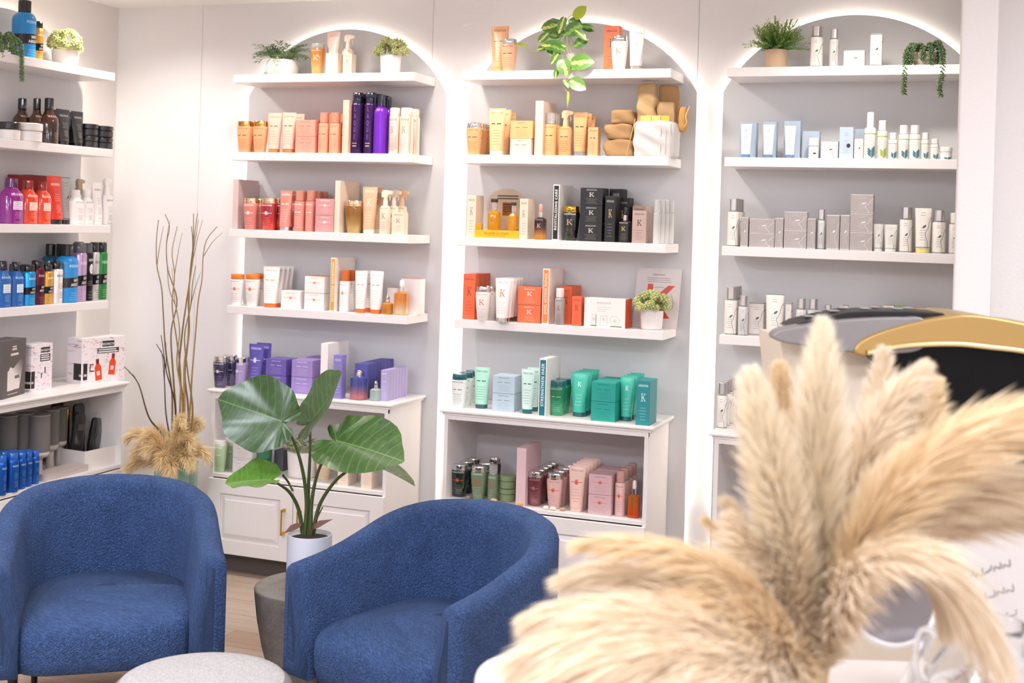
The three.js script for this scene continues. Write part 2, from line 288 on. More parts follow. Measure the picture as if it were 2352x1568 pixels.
const ROWS = `amberK K #e79a48 #f7ead8 #fff #f6c67a|pearl K #f0d2c4 #d9b3a2|creamBox D #f6e2cd #d8b596|creamK K #f3dec6 #8d7a66 #8d7a66|orangeD D #f1a878 #8a5434 #3a2a20|pinkD D #f6c0ac #b27866 #5e4038|coralD D #ef9d8a #b96654 #7a3f34|coralM D #ee9f80 #9a5c44 #5a352a|peachP P #f7c6ae #fff|purpleCan P #3c2054 #caa|navyP P #1d1b3c #fff|violetCan P #7c33c8 #e6cff8|creamCan K #f4ddcc #b89c88|pinkgreyP P #dcc3c0 #fff|roseX X #dd8377 #fbe9e4 #fff|redX X #a01a26 #fbe9e4 #fff #e0392f|roseTube D #e08b7c #fbe6e0 #fff|roseM D #dd8a7c #fbe6e0 #fff|pinkX X #d99a9a #f6e2e2 #fff|creamP P #f6dcc6 #fff|amberG P #b97a2c #f7e0b0 #fff #f0cf86|pearlGold K #dcb490 #f4e2cc|whiteX X #fbf4f0 #b9aaa4 #e0703a|whiteT D #fcf5f1 #c9b9b0 #e39a6a|whiteXb X #fdf7f4 #d8ccc6 #ec8a55|whiteP P #fdf7f4 #d8ccc6|yellowBook T #fdf6ee #fff3d8 #eaa63a|orangeS P #f2a032 #fff|orangeOil P #f29a3a #fff #fff #fbe0b4|plumX X #2e2a4a #d9d4ec #e9e6f6 #4c4468|lilacX X #b9a3cf #f1ecf8 #fff|violetT X #5c50a6 #d4cdf0 #e6e2f8|violetB D #6c5cab #c5bbe6 #efeaff|lilacB D #a18bc9 #dcd2ee #f4efff|violetN D #8f85c8 #dcd6f2|perfume P #5a63b8 #fff #fff #f1939c|blueN P #5c5aa8 #fff #fff #39406c|tealS B #cfe3da #2f9a76|lilacN D #b7abd6 #e8e2f4|greenW D #b4d2a4 #f2f8ee #fff|whitegrey D #e9e2e2 #b2a8aa|greenJ P #3f7a56 #fff|greyDark P #5c5a60 #fff|champB D #e8d3ae #a48a5e|orangeTb D #eeb27e #9a6a3c #3a2c22|peachD D #f1bb92 #8a6044 #2c241f|orangeK K #f27445 #33304a #33304a|whiteKo K #fbf2ec #b8a49a #ea6a3c|orangeD2 D #e8b078 #936432 #2e2418|goldT D #edc796 #a1783c #3a2c1a|peachBox D #f5bb80 #a06c3c #3a2c22|pinkBox D #f4d2c4 #a98674 #4a3a34|orangeTd D #ebb078 #94642e #2e2418|orangeBx D #eab684 #8a6036 #2c241c|amberS K #3a120c #f3d8c4 #fff #f0a030|blackBook T #fbf8f4 #f4f0ea #1d1c1e|blackK K #151416 #e2dcd2 #dcb968|blackBox K #232326 #d8d4cc #e6e0d2|blackTall K #1f1f22 #b5ae9e #d8b868|blackS K #131214 #e0d8c8 #dcb968|taupeK K #c2a79c #6b5650 #3a2c2a|silverV P #c6c4c0 #fff #fff #e2e0dc|orangeKs K #f26d43 #b7431f #8c3320|orangeKb K #f3774c #fbe4d8 #fdeee6|orangeBook T #fdf1e8 #fbe3cf #f2914e|clearK K #d9d6d2 #8e8a88 #e2603a|clearT D #eef2ee #5c7f7c #1d6a6c|mintT D #b6ead2 #3e8a78 #1a5a58|iceB D #bcd0dc #6f8c9c #3a5a6c|mintT2 D #d4efe6 #4c8a80 #1a5a58|tealBook T #f8f5f0 #eef4f2 #17788a|greenC D #1e9a66 #d6f2e4 #e8fff4 #5cd09c|tealT Y #45c4ac #e2faf4|tealB D #22a394 #0f6a62|tealK K #2a8f92 #d4eeea|darkgreenX X #1f2e26 #b9c6bc #e0562e|sageX X #76896a #d2dcc8 #d8552e|sageJ P #86986e #fff|pinkP P #ecc9cc #fff|plumC X #8e4a52 #e2b8bc #e0a0a8 #b26a70|pinkXb X #ecc0b8 #b98a86 #e2502e|pinkXt X #f6cfc0 #b98a80 #e2502e|pinkXc X #dbb4b8 #a9848c #e2502e|amberS2 P #d9782e #5a2c10 #5a2c10 #ee5a1c|vineW V #efe9e0 #5f625c #3f5a44|vineS V #dcdad8 #6c6f70 #4a6450|vineBoxW V #ece4df #a09a98 #5a6660|vineBoxT V #e9e1db #6c6f6c #3c4a46|vineG V #b5adab #e2dedc #f4f0ee|vineGT V #b2aaa8 #dcd8d6 #f0eceb|vineTs V #e3e0da #8b8e8a #5b6a5e|blueBox B #b2c4d6 #8ba0b6|blueTube B #e8ebee #7890aa|whiteSeal B #efece8 #8a8f90 #2d3430|blueBox2 B #c3d3e4 #6f8cab #2d3430|leafW L #f2eee8 #4a8496|leafG L #f1ede6 #a9bf52|vineO P #f3ece6 #fff|greenP P #57b878 #fff|yellowP P #f2bb3e #fff|blueBig S #1e8fd6 #bfe2f8 #161518|goldBand S #d9a548 #fff3d8 #141214|whiteJar B #f8f3f0 #b7b0bc|amberB R #4a2414 #c9b8a4 #2a211c #2a1c12|blackT R #262527 #b2aeac|blackJ B #1f1e20 #8a8684|purpleR R #8f1488 #f0d2ee #f6e4f2|orangeR R #e8401c #fbd8c6 #fbe6da|darkredP P #8e1612 #fff|redTube R #e2301c #fbd8c6|greyTube V #a9a5a4 #4a4648|whiteR R #f3eeeb #8d8a86|blueR R #1661ae #bcd8f2 #eef4fa|skyR S #2b9bd8 #d6eefa #141214|burgR S #5e1630 #e2c2ce #2e0a18|whiteBk R #f4efea #3a3836|tealR P #0f5a72 #fff|lilacR S #c3a4c6 #efe4f0 #141214|blackSeal C #1d1c1e #f2efec #f2efec|silverR S #d6d0ce #6c6866 #141214|greenR S #338a46 #cfeed4 #141214|travelB R #1b5fbc #d6e6fa`;
for (const row of ROWS.split('|')) cell(...row.split(' '));
// vertical name on the dark hairspray cans, written in the can's own cell
{ const [cx, cy] = CELLS.purpleCan; ax.save(); ax.fillStyle = '#8c5bb0'; ax.font = 'bold 34px sans-serif'; [...'LAQUE'].forEach((c, i) => ax.fillText(c, cx * 128 + 64, cy * 256 + 34 + i * 34)); ax.fillStyle = '#e3b48a'; ax.fillRect(cx * 128 + 40, cy * 256 + 200, 48, 4); ax.fillRect(cx * 128 + 44, cy * 256 + 212, 40, 6); ax.restore(); }
const printed = new THREE.CanvasTexture(atlas); printed.colorSpace = THREE.SRGBColorSpace; printed.magFilter = THREE.LinearFilter; printed.flipY = true;
const BODY = {
  satin: phys(0xffffff, .34, { map: printed, clearcoat: .25, clearcoatRoughness: .25 }),
  card: std(0xffffff, .5, { map: printed }),
  gloss: phys(0xffffff, .14, { map: printed, clearcoat: .8, clearcoatRoughness: .06 }),
  metal: std(0xffffff, .3, { map: printed, metalness: .55 }),
  glass: phys(0xffffff, .08, { map: printed, transmission: .45, thickness: .03, ior: 1.4, clearcoat: .6, clearcoatRoughness: .05 }),
};
const CAPS = {
  gold: std(0xe6b060, .16, { metalness: 1 }), champ: std(0xf2d9b4, .16, { metalness: 1 }), silver: std(0xe4e2e0, .14, { metalness: 1 }), chrome: std(0xd0cecc, .08, { metalness: 1 }), goldc: std(0xd8b040, .15, { metalness: 1 }),
  silverm: std(0xcfcbc9, .35, { metalness: .85 }), silverv: phys(0xe6e4e2, .1, { transmission: .4, thickness: .01 }),
  clear: phys(0xf2eeea, .06, { transmission: .7, thickness: .01, ior: 1.45 }), amber: phys(0xf0a060, .1, { transmission: .5, thickness: .01 }), coralclear: phys(0xf0a488, .15, { transmission: .3, thickness: .01 }), pinkclear: phys(0xf0c0b4, .15, { transmission: .35, thickness: .01 }), orangeclear: phys(0xee7a30, .2, { transmission: .2, thickness: .01 }),
  cream: std(0xf5e2cd, .3), creamcan: std(0xf3dccb, .35), peach: std(0xf0c49c, .4), navy: phys(0x16142c, .18, { clearcoat: .6 }), orange: std(0xee7a34, .35), orangewhite: std(0xf08a3c, .35), orangesoft: std(0xf2b274, .35), violet: std(0x5a4ea0, .3), white: std(0xf6f2ee, .3), whitecap: std(0xf3eee9, .32), whitebulb: std(0xf4eee8, .5), green: std(0x3f7a56, .3), teal: phys(0x14656c, .2, { clearcoat: .5 }), sage: std(0x889a72, .35), pinkc: std(0xf0cabc, .3), pink: std(0xe0a294, .45), black: phys(0x151416, .22, { clearcoat: .5 }), purplecap: phys(0x5c1258, .12, { clearcoat: .8 }), redcap: phys(0x9c1c10, .12, { clearcoat: .8 }), tan: std(0xb9a588, .45), greycap: phys(0x77747a, .15, { transmission: .3, thickness: .01 }), blue: std(0x6f93b4, .4), yellowwhite: std(0xf0e08c, .4), bluecap: phys(0x1f66c4, .25, { clearcoat: .4 }), yellow: std(0xf2bb3e, .4),
};
const CATEGORY = { carton: 'box', cream_tube: 'tube', jar: 'jar', display_divider: 'divider', aerosol_can: 'can', mousse_can: 'can', hair_vial: 'vial', serum_tube: 'bottle' };

// the package shapes; each returns [[part name, geometry, material]] with the base at y = 0
const cyl = (a, y0, y1, b = a, r = .002) => loft([[y0, a - r, b - r], [y0 + r, a, b], [y1 - r, a, b], [y1, a - r, b - r]], 20);
const SHAPES = {
  bain(w, h, o) { const a = w / 2, b = a * .72, hb = h * .865; return [['body', loft([[0, a * .66, b * .7], [.004, a * .72, b * .76], [hb * .5, a * .9, b * .92], [hb * .86, a, b], [hb * .95, a * .97, b * .97], [hb, a * .86, b * .9]], 26), 1], ['cap', loft([[hb - .001, a * .86, b * .98], [hb + .002, a * .9, b * 1.02], [h - .003, a * .9, b * 1.02], [h, a * .86, b * .98]], 26, .4), 2], ['collar', loft([[hb - .006, a * .93, b * .96], [hb + .002, a * .93, b * .96]], 26), 2]]; },
  tube(w, h, o) { const a = w / 2, k = (o.tw || .76), hc = h * .1, n = []; for (let i = 0; i <= 8; i++) { const t = i / 8; n.push([lerp(hc, h * .955, t), a * lerp(k, 1, t), lerp(a * k * .9, .0025, t ** 1.15), lerp(2, 2.6, t)]); } n.push([h * .96, a, .0018, 4], [h, a, .0018, 4]); return [['body', loft(n, 26), 1], ['cap', cyl(a * k * .97, 0, hc + .001, a * k * .86), 2]]; },
  box(w, h, o) { const g = [['body', cellBox(w, h, o.d || .05), 1]]; g.push(['flap', box(w * .98, .0012, (o.d || .05) * .98, 0, h + .0005, 0), o.top ? CAPS[o.top] : 1]); return g; },
  book(w, h, o) { const d = o.d || .18, r = []; r.push(['spine', cellBox(w, h, .004).translate(0, 0, d / 2), 1]); r.push(['cover', [box(.002, h, d - .004, w / 2 - .001, h / 2, -.001), box(.002, h, d - .004, -w / 2 + .001, h / 2, -.001)], 3]); r.push(['core', box(w - .004, h - .001, d - .008, 0, h / 2, -.001), 3]); return r; },
  mist(w, h) { const a = w / 2, hb = h * .74; return [['body', loft([[0, a * .9, a * .9], [.003, a, a], [hb - .006, a, a], [hb - .001, a * .93, a * .93], [hb, a * .8, a * .8]], 22), 1], ['collar', cyl(a * .62, hb - .001, hb + (h - hb) * .3), CAPS.silver], ['cap', cyl(a * .8, hb + .001, h, a * .8), 2]]; },
  serum(w, h, o) { const a = w / 2, hb = h * (o.bh || .62); return [['body', loft([[0, a * .9, a * .9, 3], [.003, a, a, 3], [hb - .008, a, a, 3], [hb - .002, a * .75, a * .75, 2.4], [hb, a * .45, a * .45]], 24), 1], ['collar', cyl(a * .4, hb - .001, hb + (h - hb) * .4), CAPS.silver], ['dropper', loft([[hb + (h - hb) * .38, a * .3, a * .3], [hb + (h - hb) * .5, a * .36, a * .36], [h - .006, a * .3, a * .3], [h - .001, a * .18, a * .18], [h, a * .06, a * .06]], 16), 2]]; },
  can(w, h) { const a = w / 2, hb = h * .83; return [['body', loft([[0, a * .92, a * .92], [.003, a, a], [hb - .012, a, a], [hb - .004, a * .93, a * .93], [hb, a * .82, a * .82]], 24), 1], ['cap', loft([[hb - .001, a * .84, a * .84], [hb + .002, a * .87, a * .87], [h - .005, a * .84, a * .84], [h - .001, a * .76, a * .76], [h, a * .6, a * .6]], 24), 2]]; },
  mousse(w, h) { const a = w / 2, hb = h * .8; return [['body', loft([[0, a * .92, a * .92], [.003, a, a], [hb * .84, a, a], [hb * .9, a * .95, a * .95], [hb * .95, a * .82, a * .82], [hb * .985, a * .64, a * .64], [hb, a * .5, a * .5]], 24), 1], ['cap', cyl(a * .54, hb - .001, h, a * .54, .003), 2]]; },
  redk(w, h) { const a = w / 2, hb = h * .66; return [['body', loft([[0, a * .93, a * .7, 2.4], [.003, a, a * .76, 2.4], [h * .58, a, a * .76, 2.4], [h * .65, a * .93, a * .72, 2.3], [h * .71, a * .76, a * .62, 2.2], [h * .76, a * .56, a * .5], [h * .8, a * .46, a * .46]], 24), 1], ['cap', loft([[h * .785, a * .46, a * .46], [h * .8, a * .5, a * .5], [h - .003, a * .44, a * .44], [h, a * .38, a * .38]], 20), 2]]; },
  barber(w, h) { const a = w / 2; return [['body', loft([[0, a * .93, a * .93], [.003, a, a], [h * .42, a, a], [h * .55, a * .9, a * .9], [h * .66, a * .52, a * .52], [h * .74, a * .42, a * .42]], 24), 1], ['collar', cyl(a * .47, h * .735, h * .755), 2], ['cap', cyl(a * .44, h * .75, h, a * .44, .003), 2]]; },
  jar(w, h) { const a = w / 2, hb = h * .58; return [['body', loft([[0, a * .9, a * .9], [.003, a * .97, a * .97], [hb - .003, a * .97, a * .97], [hb, a * .9, a * .9]], 26), 1], ['lid', cyl(a, hb + .001, h, a, .003), 2]]; },
  vial(w, h) { const a = w / 2, hb = h * .7; return [['body', cyl(a, 0, hb), 1], ['cap', cyl(a * .88, hb - .001, h), 2]]; },
  pump(w, h) { const a = w / 2, hb = h * .68; return [['body', loft([[0, a * .92, a * .92], [.003, a, a], [hb - .012, a, a], [hb - .004, a * .86, a * .86], [hb, a * .66, a * .66]], 22), 1], ['cap', loft([[hb - .001, a * .64, a * .64], [h - .004, a * .6, a * .6], [h, a * .5, a * .5]], 20), 2]]; },
  spray(w, h) { const a = w / 2, hb = h * .66, r = []; r.push(['body', loft([[0, a * .92, a * .8], [.003, a, a * .86], [hb * .86, a, a * .86], [hb * .95, a * .84, a * .74], [hb, a * .4, a * .4]], 24), 1]); r.push(['collar', loft([[hb - .002, a * .44, a * .44], [hb + .02, a * .42, a * .42], [h * .86, a * .3, a * .3]], 18), 2]);
    const s = new THREE.Shape([[-.016, 0], [.010, 0], [.014, .012], [.034, .016], [.036, .026], [.012, .032], [-.010, .032], [-.018, .022]].map(([x, y]) => new THREE.Vector2(x, y))); r.push(['trigger_head', new THREE.ExtrudeGeometry(s, { depth: .012, bevelEnabled: true, bevelSize: .002, bevelThickness: .003, bevelSegments: 2 }).translate(0, h - .034, -.006), 2]);
    r.push(['trigger', tube([[.016, h - .022, 0], [.024, h - .034, 0], [.022, h - .05, 0]], .0028, .002, 6), 2]); return r; },
};
function cellBox(w, h, d) { return new RoundedBoxGeometry(w, h, d, 1, Math.min(.0012, d / 4, w / 4)).translate(0, h / 2, 0); }
function build(root, shape, cellName, cap, w, h, o) {
  const c = CELLS[cellName]; if (!c) throw new Error('no cell ' + cellName);
  const bm = BODY[o.m || (shape === 'box' || shape === 'book' ? 'card' : shape === 'can' || shape === 'mousse' ? 'metal' : 'satin')];
  for (const [name, geo, m] of SHAPES[shape](w, h, o)) {
    const g = Array.isArray(geo) ? merge(geo) : geo;
    if (m === 1 || m === 3) { if (m === 3) { const n = g.attributes.position.count, uv = new Float32Array(n * 2); for (let i = 0; i < n; i++) { uv[2 * i] = (c[0] * 128 + 4) / 2048; uv[2 * i + 1] = 1 - (c[1] * 256 + 128) / 2048; } g.setAttribute('uv', new THREE.BufferAttribute(uv, 2)); } else cellUV(g, c); mesh(name, g, bm, root); }
    else mesh(name, g, m === 2 ? CAPS[cap || 'white'] : m, root);
  }
}
const ORD = (i, n) => n === 2 ? ['front one', 'rear one'][i] : i === 0 ? 'frontmost of the row' : i === n - 1 ? 'rearmost of the row' : `${['', 'second', 'third', 'fourth', 'fifth', 'sixth', 'seventh'][i]} from front`;
const STK = (i, n) => n === 2 ? ['lower', 'upper'][i] : ['lowest', 'middle', 'topmost'][i];
// place one kind of package on a shelf: u across (x, or z on the side wall), out = distance from the panel
function P(shelf, name, shape, cellName, cap, u, out, w, h, o, label) {
  const unit = UNITS[shelf[0]], lv = +shelf[1], side = shelf[0] === 'L', n = o.n || 1, st = o.st || 1, y = H[lv] + (o.y || 0);
  let first = null;
  for (let i = 0; i < n; i++) for (let k = 0; k < st; k++) {
    const q = out + i * (o.dz || 0), yy = y + k * (h + .0022), pos = side ? [-1.785 + q, yy, u] : [u, yy, q];
    const said = `${st > 1 ? STK(k, st) + ' ' : ''}${label}${n > 1 ? ', ' + ORD(i, n) : ''}, ${LEVEL[lv]} of ${unit.where}`;
    if (!first) { first = thing(name, said, CATEGORY[name] || 'bottle', pos, unit.turn + (o.r || 0)); build(first, shape, cellName, cap, w, h, o); if (n * st > 1) first.userData.group = `${label}s on ${LEVEL[lv]} of ${unit.where}`; }
    else { const c = first.clone(); c.name = numbered(name); c.userData = { ...first.userData, label: said }; c.position.set(...pos); scene.add(c); }
  }
}

// ---------------------------------------------------------------- packages: shelf, kind, across, out from the panel, width, height
P('A1','shampoo_bottle','bain','amberK','clear',-0.4675,0.1900,0.0792,0.1548,{m:'glass'},'amber shampoo bottle with clear ridged cap');
P('A1','cream_tube','tube','pearl','cream',-0.4026,0.1500,0.0760,0.2200,{},'pearl pink tube standing behind cream carton');
P('A1','carton','box','creamBox','',-0.3634,0.2100,0.0665,0.1002,{d:0.05},'small cream carton before the pearl tube');
P('A1','spray_bottle','spray','creamK','cream',-0.3099,0.1700,0.0581,0.1996,{},'cream trigger spray bottle');
P('A1','carton','box','creamK','',-0.2778,0.2125,0.0493,0.0954,{d:0.045},'narrow cream carton before the spray bottle');
P('A2','shampoo_bottle','bain','orangeD','gold',-0.8692,0.2000,0.0873,0.1592,{n:2,dz:-0.075},'peach shampoo bottle at the shelf end');
P('A2','shampoo_bottle','bain','orangeD','gold',-0.7779,0.2000,0.0826,0.1593,{},'peach shampoo bottle touching the pink tubes');
P('A2','cream_tube','tube','pinkD','amber',-0.6958,0.2000,0.0781,0.2021,{},'pink tube with amber cap beside peach bottle');
P('A2','cream_tube','tube','pinkD','amber',-0.6131,0.2000,0.0799,0.2041,{n:2,dz:-0.08},'pink tube with amber cap beside coral cartons');
P('A2','carton','box','coralD','',-0.5057,0.1775,0.1094,0.0808,{d:0.095,st:2},'coral square carton');
P('A2','carton','box','coralD','',-0.5560,0.0650,0.1102,0.0856,{d:0.09,st:2},'coral square carton at the rear');
P('A2','mist_bottle','mist','coralM','coralclear',-0.4131,0.2000,0.0561,0.2026,{n:2,dz:-0.08},'coral mist bottle beside coral cartons');
P('A2','mist_bottle','mist','coralM','coralclear',-0.3511,0.2000,0.0582,0.2024,{n:2,dz:-0.08},'coral mist bottle beside peach divider');
P('A2','display_divider','book','peachP','',-0.2754,0.1550,0.0335,0.2610,{d:0.16},'slim peach upright divider beside purple cans');
P('A2','aerosol_can','can','purpleCan','navy',-0.2346,0.1900,0.0635,0.3016,{n:2,dz:-0.08},'tall dark purple can nearest the divider');
P('A2','aerosol_can','can','purpleCan','navy',-0.1636,0.1900,0.0642,0.3011,{n:3,dz:-0.07},'tall dark purple can beside bright can');
P('A2','mousse_can','mousse','violetCan','navy',-0.0941,0.2150,0.0705,0.2873,{},'bright violet mousse can with shouldered top');
P('A2','mousse_can','mousse','violetCan','navy',-0.1055,0.1200,0.0571,0.2886,{},'bright violet mousse can half hidden at rear');
P('A2','aerosol_can','can','creamCan','creamcan',-0.0266,0.2000,0.0584,0.2250,{},'cream can beside violet mousse');
P('A2','aerosol_can','can','creamCan','creamcan',0.0363,0.2000,0.0673,0.2248,{},'cream can, middle of three');
P('A2','aerosol_can','can','creamCan','creamcan',0.0384,0.1200,0.0586,0.2259,{},'cream can behind, last of three');
P('A3','display_divider','book','pinkgreyP','',-0.9114,0.1050,0.0309,0.2525,{d:0.19},'pale pink upright divider at shelf end');
P('A3','shampoo_bottle','bain','roseX','champ',-0.8201,0.2000,0.0817,0.1591,{n:2,dz:-0.075},'dusty pink shampoo bottle');
P('A3','shampoo_bottle','bain','redX','champ',-0.7141,0.2000,0.0871,0.1614,{m:'gloss',n:2,dz:-0.075},'deep red shampoo bottle');
P('A3','cream_tube','tube','roseTube','silver',-0.6173,0.2000,0.0674,0.2006,{n:2,dz:-0.07,tw:0.95},'dusty pink tube with silver cap');
P('A3','mist_bottle','mist','roseM','coralclear',-0.5359,0.2000,0.0581,0.2021,{n:2,dz:-0.075},'dusty pink mist bottle beside the tubes');
P('A3','mist_bottle','mist','roseM','coralclear',-0.4760,0.2000,0.0516,0.2033,{n:3,dz:-0.065},'dusty pink mist bottle beside pink cartons');
P('A3','carton','box','pinkX','',-0.3805,0.1850,0.1042,0.0806,{d:0.09,st:2},'pink square carton with white star');
P('A3','display_divider','book','creamP','',-0.3080,0.1350,0.0288,0.2545,{d:0.2},'cream upright divider in the middle');
P('A3','shampoo_bottle','bain','amberG','champ',-0.2380,0.1900,0.0982,0.1590,{m:'glass',n:2,dz:-0.08},'golden amber shampoo bottle');
P('A3','cream_tube','tube','pearlGold','cream',-0.1543,0.1900,0.0807,0.2290,{n:2,dz:-0.075},'pearl gold tube beside amber bottle');
P('A3','spray_bottle','spray','creamK','cream',-0.0695,0.1900,0.0553,0.2136,{},'cream trigger spray, first of three');
P('A3','spray_bottle','spray','creamK','cream',-0.0486,0.1400,0.0519,0.2157,{},'cream trigger spray, second of three');
P('A3','spray_bottle','spray','creamK','peach',-0.0253,0.1000,0.0568,0.2175,{},'peach headed trigger spray, third of three');
P('A3','carton','box','creamK','',0.0218,0.2125,0.0659,0.1071,{d:0.045},'white carton with letter before the sprays');
P('A4','shampoo_bottle','bain','whiteX','orangewhite',-0.8837,0.2050,0.0784,0.1593,{},'white shampoo bottle with orange cap, shelf end');
P('A4','shampoo_bottle','bain','whiteX','orangewhite',-0.7966,0.2000,0.0815,0.1628,{n:2,dz:-0.075},'white shampoo bottle with orange cap beside tubes');
P('A4','cream_tube','tube','whiteT','orange',-0.6889,0.2000,0.0946,0.2046,{n:4,dz:-0.045},'white orange capped tube');
P('A4','carton','box','whiteXb','',-0.5645,0.1650,0.1090,0.0875,{d:0.11},'low white carton with small orange star');
P('A4','carton','box','whiteXb','',-0.4316,0.1700,0.1098,0.0819,{d:0.1,st:2,top:'orange'},'white square carton with orange lid');
P('A4','display_divider','book','yellowBook','',-0.3204,0.1350,0.0265,0.2630,{d:0.2},'white divider with yellow lettered spine');
P('A4','mist_bottle','mist','whiteX','orangeclear',-0.2721,0.2000,0.0529,0.2022,{n:2,dz:-0.06},'white mist bottle with orange top');
P('A4','cream_tube','tube','whiteT','orange',-0.1758,0.2150,0.0664,0.2044,{},'white orange capped tube nearest mist bottle');
P('A4','cream_tube','tube','whiteT','orange',-0.1788,0.1300,0.0671,0.2042,{},'white orange capped tube standing behind two');
P('A4','cream_tube','tube','whiteT','orange',-0.0919,0.2150,0.0728,0.2068,{},'white orange capped tube nearest serum');
P('A4','serum_bottle','serum','orangeS','silver',-0.0291,0.2150,0.0490,0.0946,{m:'glass'},'small orange serum bottle with silver neck');
P('A4','carton','box','whiteP','',-0.0414,0.1250,0.0518,0.1252,{d:0.05,top:'orange'},'narrow white carton behind small serum');
P('A4','oil_bottle','serum','orangeOil','white',0.0370,0.2000,0.0673,0.1697,{m:'glass',bh:0.66},'orange oil bottle with white pump');
P('A4','carton','box','whiteP','',0.0504,0.1000,0.1005,0.1733,{d:0.06,top:'orange'},'tall white carton behind oil bottle');
P('A5','shampoo_bottle','bain','plumX','silver',-0.8924,0.3193,0.0851,0.1559,{m:'gloss',n:2,dz:-0.08},'dark plum shampoo bottle');
P('A5','shampoo_bottle','bain','lilacX','silver',-0.8486,0.2126,0.0869,0.1437,{n:3,dz:-0.08},'lilac shampoo bottle');
P('A5','cream_tube','tube','violetT','violet',-0.7012,0.3000,0.0847,0.2271,{n:2,dz:-0.07},'violet tube');
P('A5','carton','box','violetB','',-0.5824,0.2550,0.1130,0.0785,{d:0.11,st:2},'violet square carton');
P('A5','carton','box','lilacB','',-0.4365,0.2550,0.1150,0.0806,{d:0.11,st:2,n:2,dz:-0.13},'lilac square carton');
P('A5','display_divider','book','whiteP','',-0.3086,0.2150,0.0392,0.2550,{d:0.21},'white upright divider beside lilac cartons');
P('A5','carton','box','violetN','',-0.2139,0.3375,0.0456,0.2078,{d:0.045},'slim violet carton before the divider');
P('A5','perfume_bottle','serum','perfume','silver',-0.1192,0.3148,0.0792,0.1412,{m:'glass',bh:0.79},'gradient blue and pink hair perfume bottle');
P('A5','carton','box','blueN','',-0.1242,0.2730,0.0678,0.1656,{d:0.034,n:8,dz:-0.036},'iridescent blue carton');
P('A5','serum_bottle','serum','tealS','silver',-0.0333,0.3085,0.0508,0.0945,{m:'glass'},'small clear serum bottle with teal print');
P('A5','carton','box','lilacN','',0.0105,0.2950,0.0367,0.1455,{d:0.03,n:7,dz:-0.032},'thin lilac carton');
P('A6','shampoo_bottle','bain','greenW','white',-0.8680,0.3499,0.0845,0.1579,{n:2,dz:-0.1},'pale green shampoo bottle with white cap');
P('A6','carton','box','whitegrey','',-0.7468,0.2800,0.1098,0.0715,{d:0.1,st:2},'white square carton behind the big leaf');
P('A6','jar','jar','greenJ','green',-0.6625,0.2600,0.0748,0.1181,{},'dark green jar half hidden by leaf');
P('A6','carton','box','greyDark','',-0.6173,0.1600,0.0524,0.1018,{d:0.08},'dark grey carton at the niche rear');
P('A6','shampoo_bottle','bain','champB','champ',-0.3235,0.2659,0.0863,0.1412,{},'champagne shampoo bottle behind plant stems');
P('A6','carton','box','creamBox','',-0.1738,0.3050,0.0560,0.1702,{d:0.09},'cream carton behind the plant stems');
P('A6','shampoo_bottle','bain','champB','champ',-0.1831,0.2200,0.0617,0.1424,{},'champagne shampoo bottle at niche rear');
P('A6','carton','box','creamBox','',-0.0394,0.3300,0.0564,0.1506,{d:0.08},'cream carton at the niche end');
P('B1','cream_tube','tube','orangeTb','orangesoft',0.5040,0.1900,0.0880,0.2175,{},'orange tube');
P('B1','shampoo_bottle','bain','peachD','silver',0.5611,0.2150,0.0795,0.1510,{},'peach shampoo bottle with silver cap');
P('B1','carton','box','orangeK','',1.0474,0.1550,0.0723,0.2059,{d:0.05},'tall orange carton with letter');
P('B1','shampoo_bottle','bain','whiteKo','silver',1.0962,0.2150,0.0776,0.1538,{},'white shampoo bottle with orange letter');
P('B1','cream_tube','tube','whiteKo','clear',1.1715,0.2000,0.0720,0.1838,{},'white tube with orange letter');
P('B2','shampoo_bottle','bain','orangeD2','silver',0.3904,0.2000,0.0791,0.1534,{n:3,dz:-0.07},'orange shampoo bottle at shelf end');
P('B2','cream_tube','tube','goldT','cream',0.5060,0.2000,0.0857,0.2211,{n:2,dz:-0.07},'golden cream tube');
P('B2','cream_tube','tube','goldT','cream',0.5337,0.0900,0.0489,0.2167,{},'golden cream tube behind peach cartons');
P('B2','carton','box','peachBox','',0.6354,0.1700,0.1098,0.0811,{d:0.1,y:0.079},'square orange carton, top of a pair');
P('B2','carton','box','pinkBox','',0.6340,0.1700,0.1045,0.0770,{d:0.1},'square pale pink carton under orange carton');
P('B2','display_divider','book','creamP','',0.7273,0.1450,0.0383,0.2521,{d:0.18},'cream upright divider between cartons and mist');
P('B2','mist_bottle','mist','orangeD2','clear',0.7732,0.2000,0.0602,0.1981,{n:2,dz:-0.07},'orange mist bottle with clear cap');
P('B2','spray_bottle','spray','orangeD2','peach',0.8454,0.2000,0.0633,0.2100,{},'orange bottle with wrapped spray head');
P('B2','cream_tube','tube','orangeTd','clear',0.9154,0.2000,0.0680,0.2018,{n:3,dz:-0.065},'orange tube with clear cap');
P('B2','carton','box','orangeBx','',0.9882,0.2125,0.0475,0.1292,{d:0.045},'narrow orange carton beside towels');
P('B3','carton','box','creamK','',0.3959,0.1700,0.0455,0.1970,{d:0.1},'cream carton with letter at shelf end');
P('B3','carton','box','creamK','',0.6628,0.1800,0.0408,0.1861,{d:0.1},'cream carton with letter beside oil kit');
P('B3','serum_bottle','serum','amberS','pink',0.7401,0.2100,0.0544,0.1661,{m:'glass'},'amber serum bottle with pink dropper');
P('B3','display_divider','book','blackBook','',0.8221,0.1350,0.0295,0.2554,{d:0.2},'white divider with black lettered spine');
P('B3','shampoo_bottle','bain','blackK','goldc',0.8862,0.2050,0.0819,0.1576,{m:'gloss'},'black shampoo bottle with gold cap');
P('B3','carton','box','blackBox','',0.9901,0.1850,0.1053,0.0794,{d:0.1,st:3},'square black carton with pale letter');
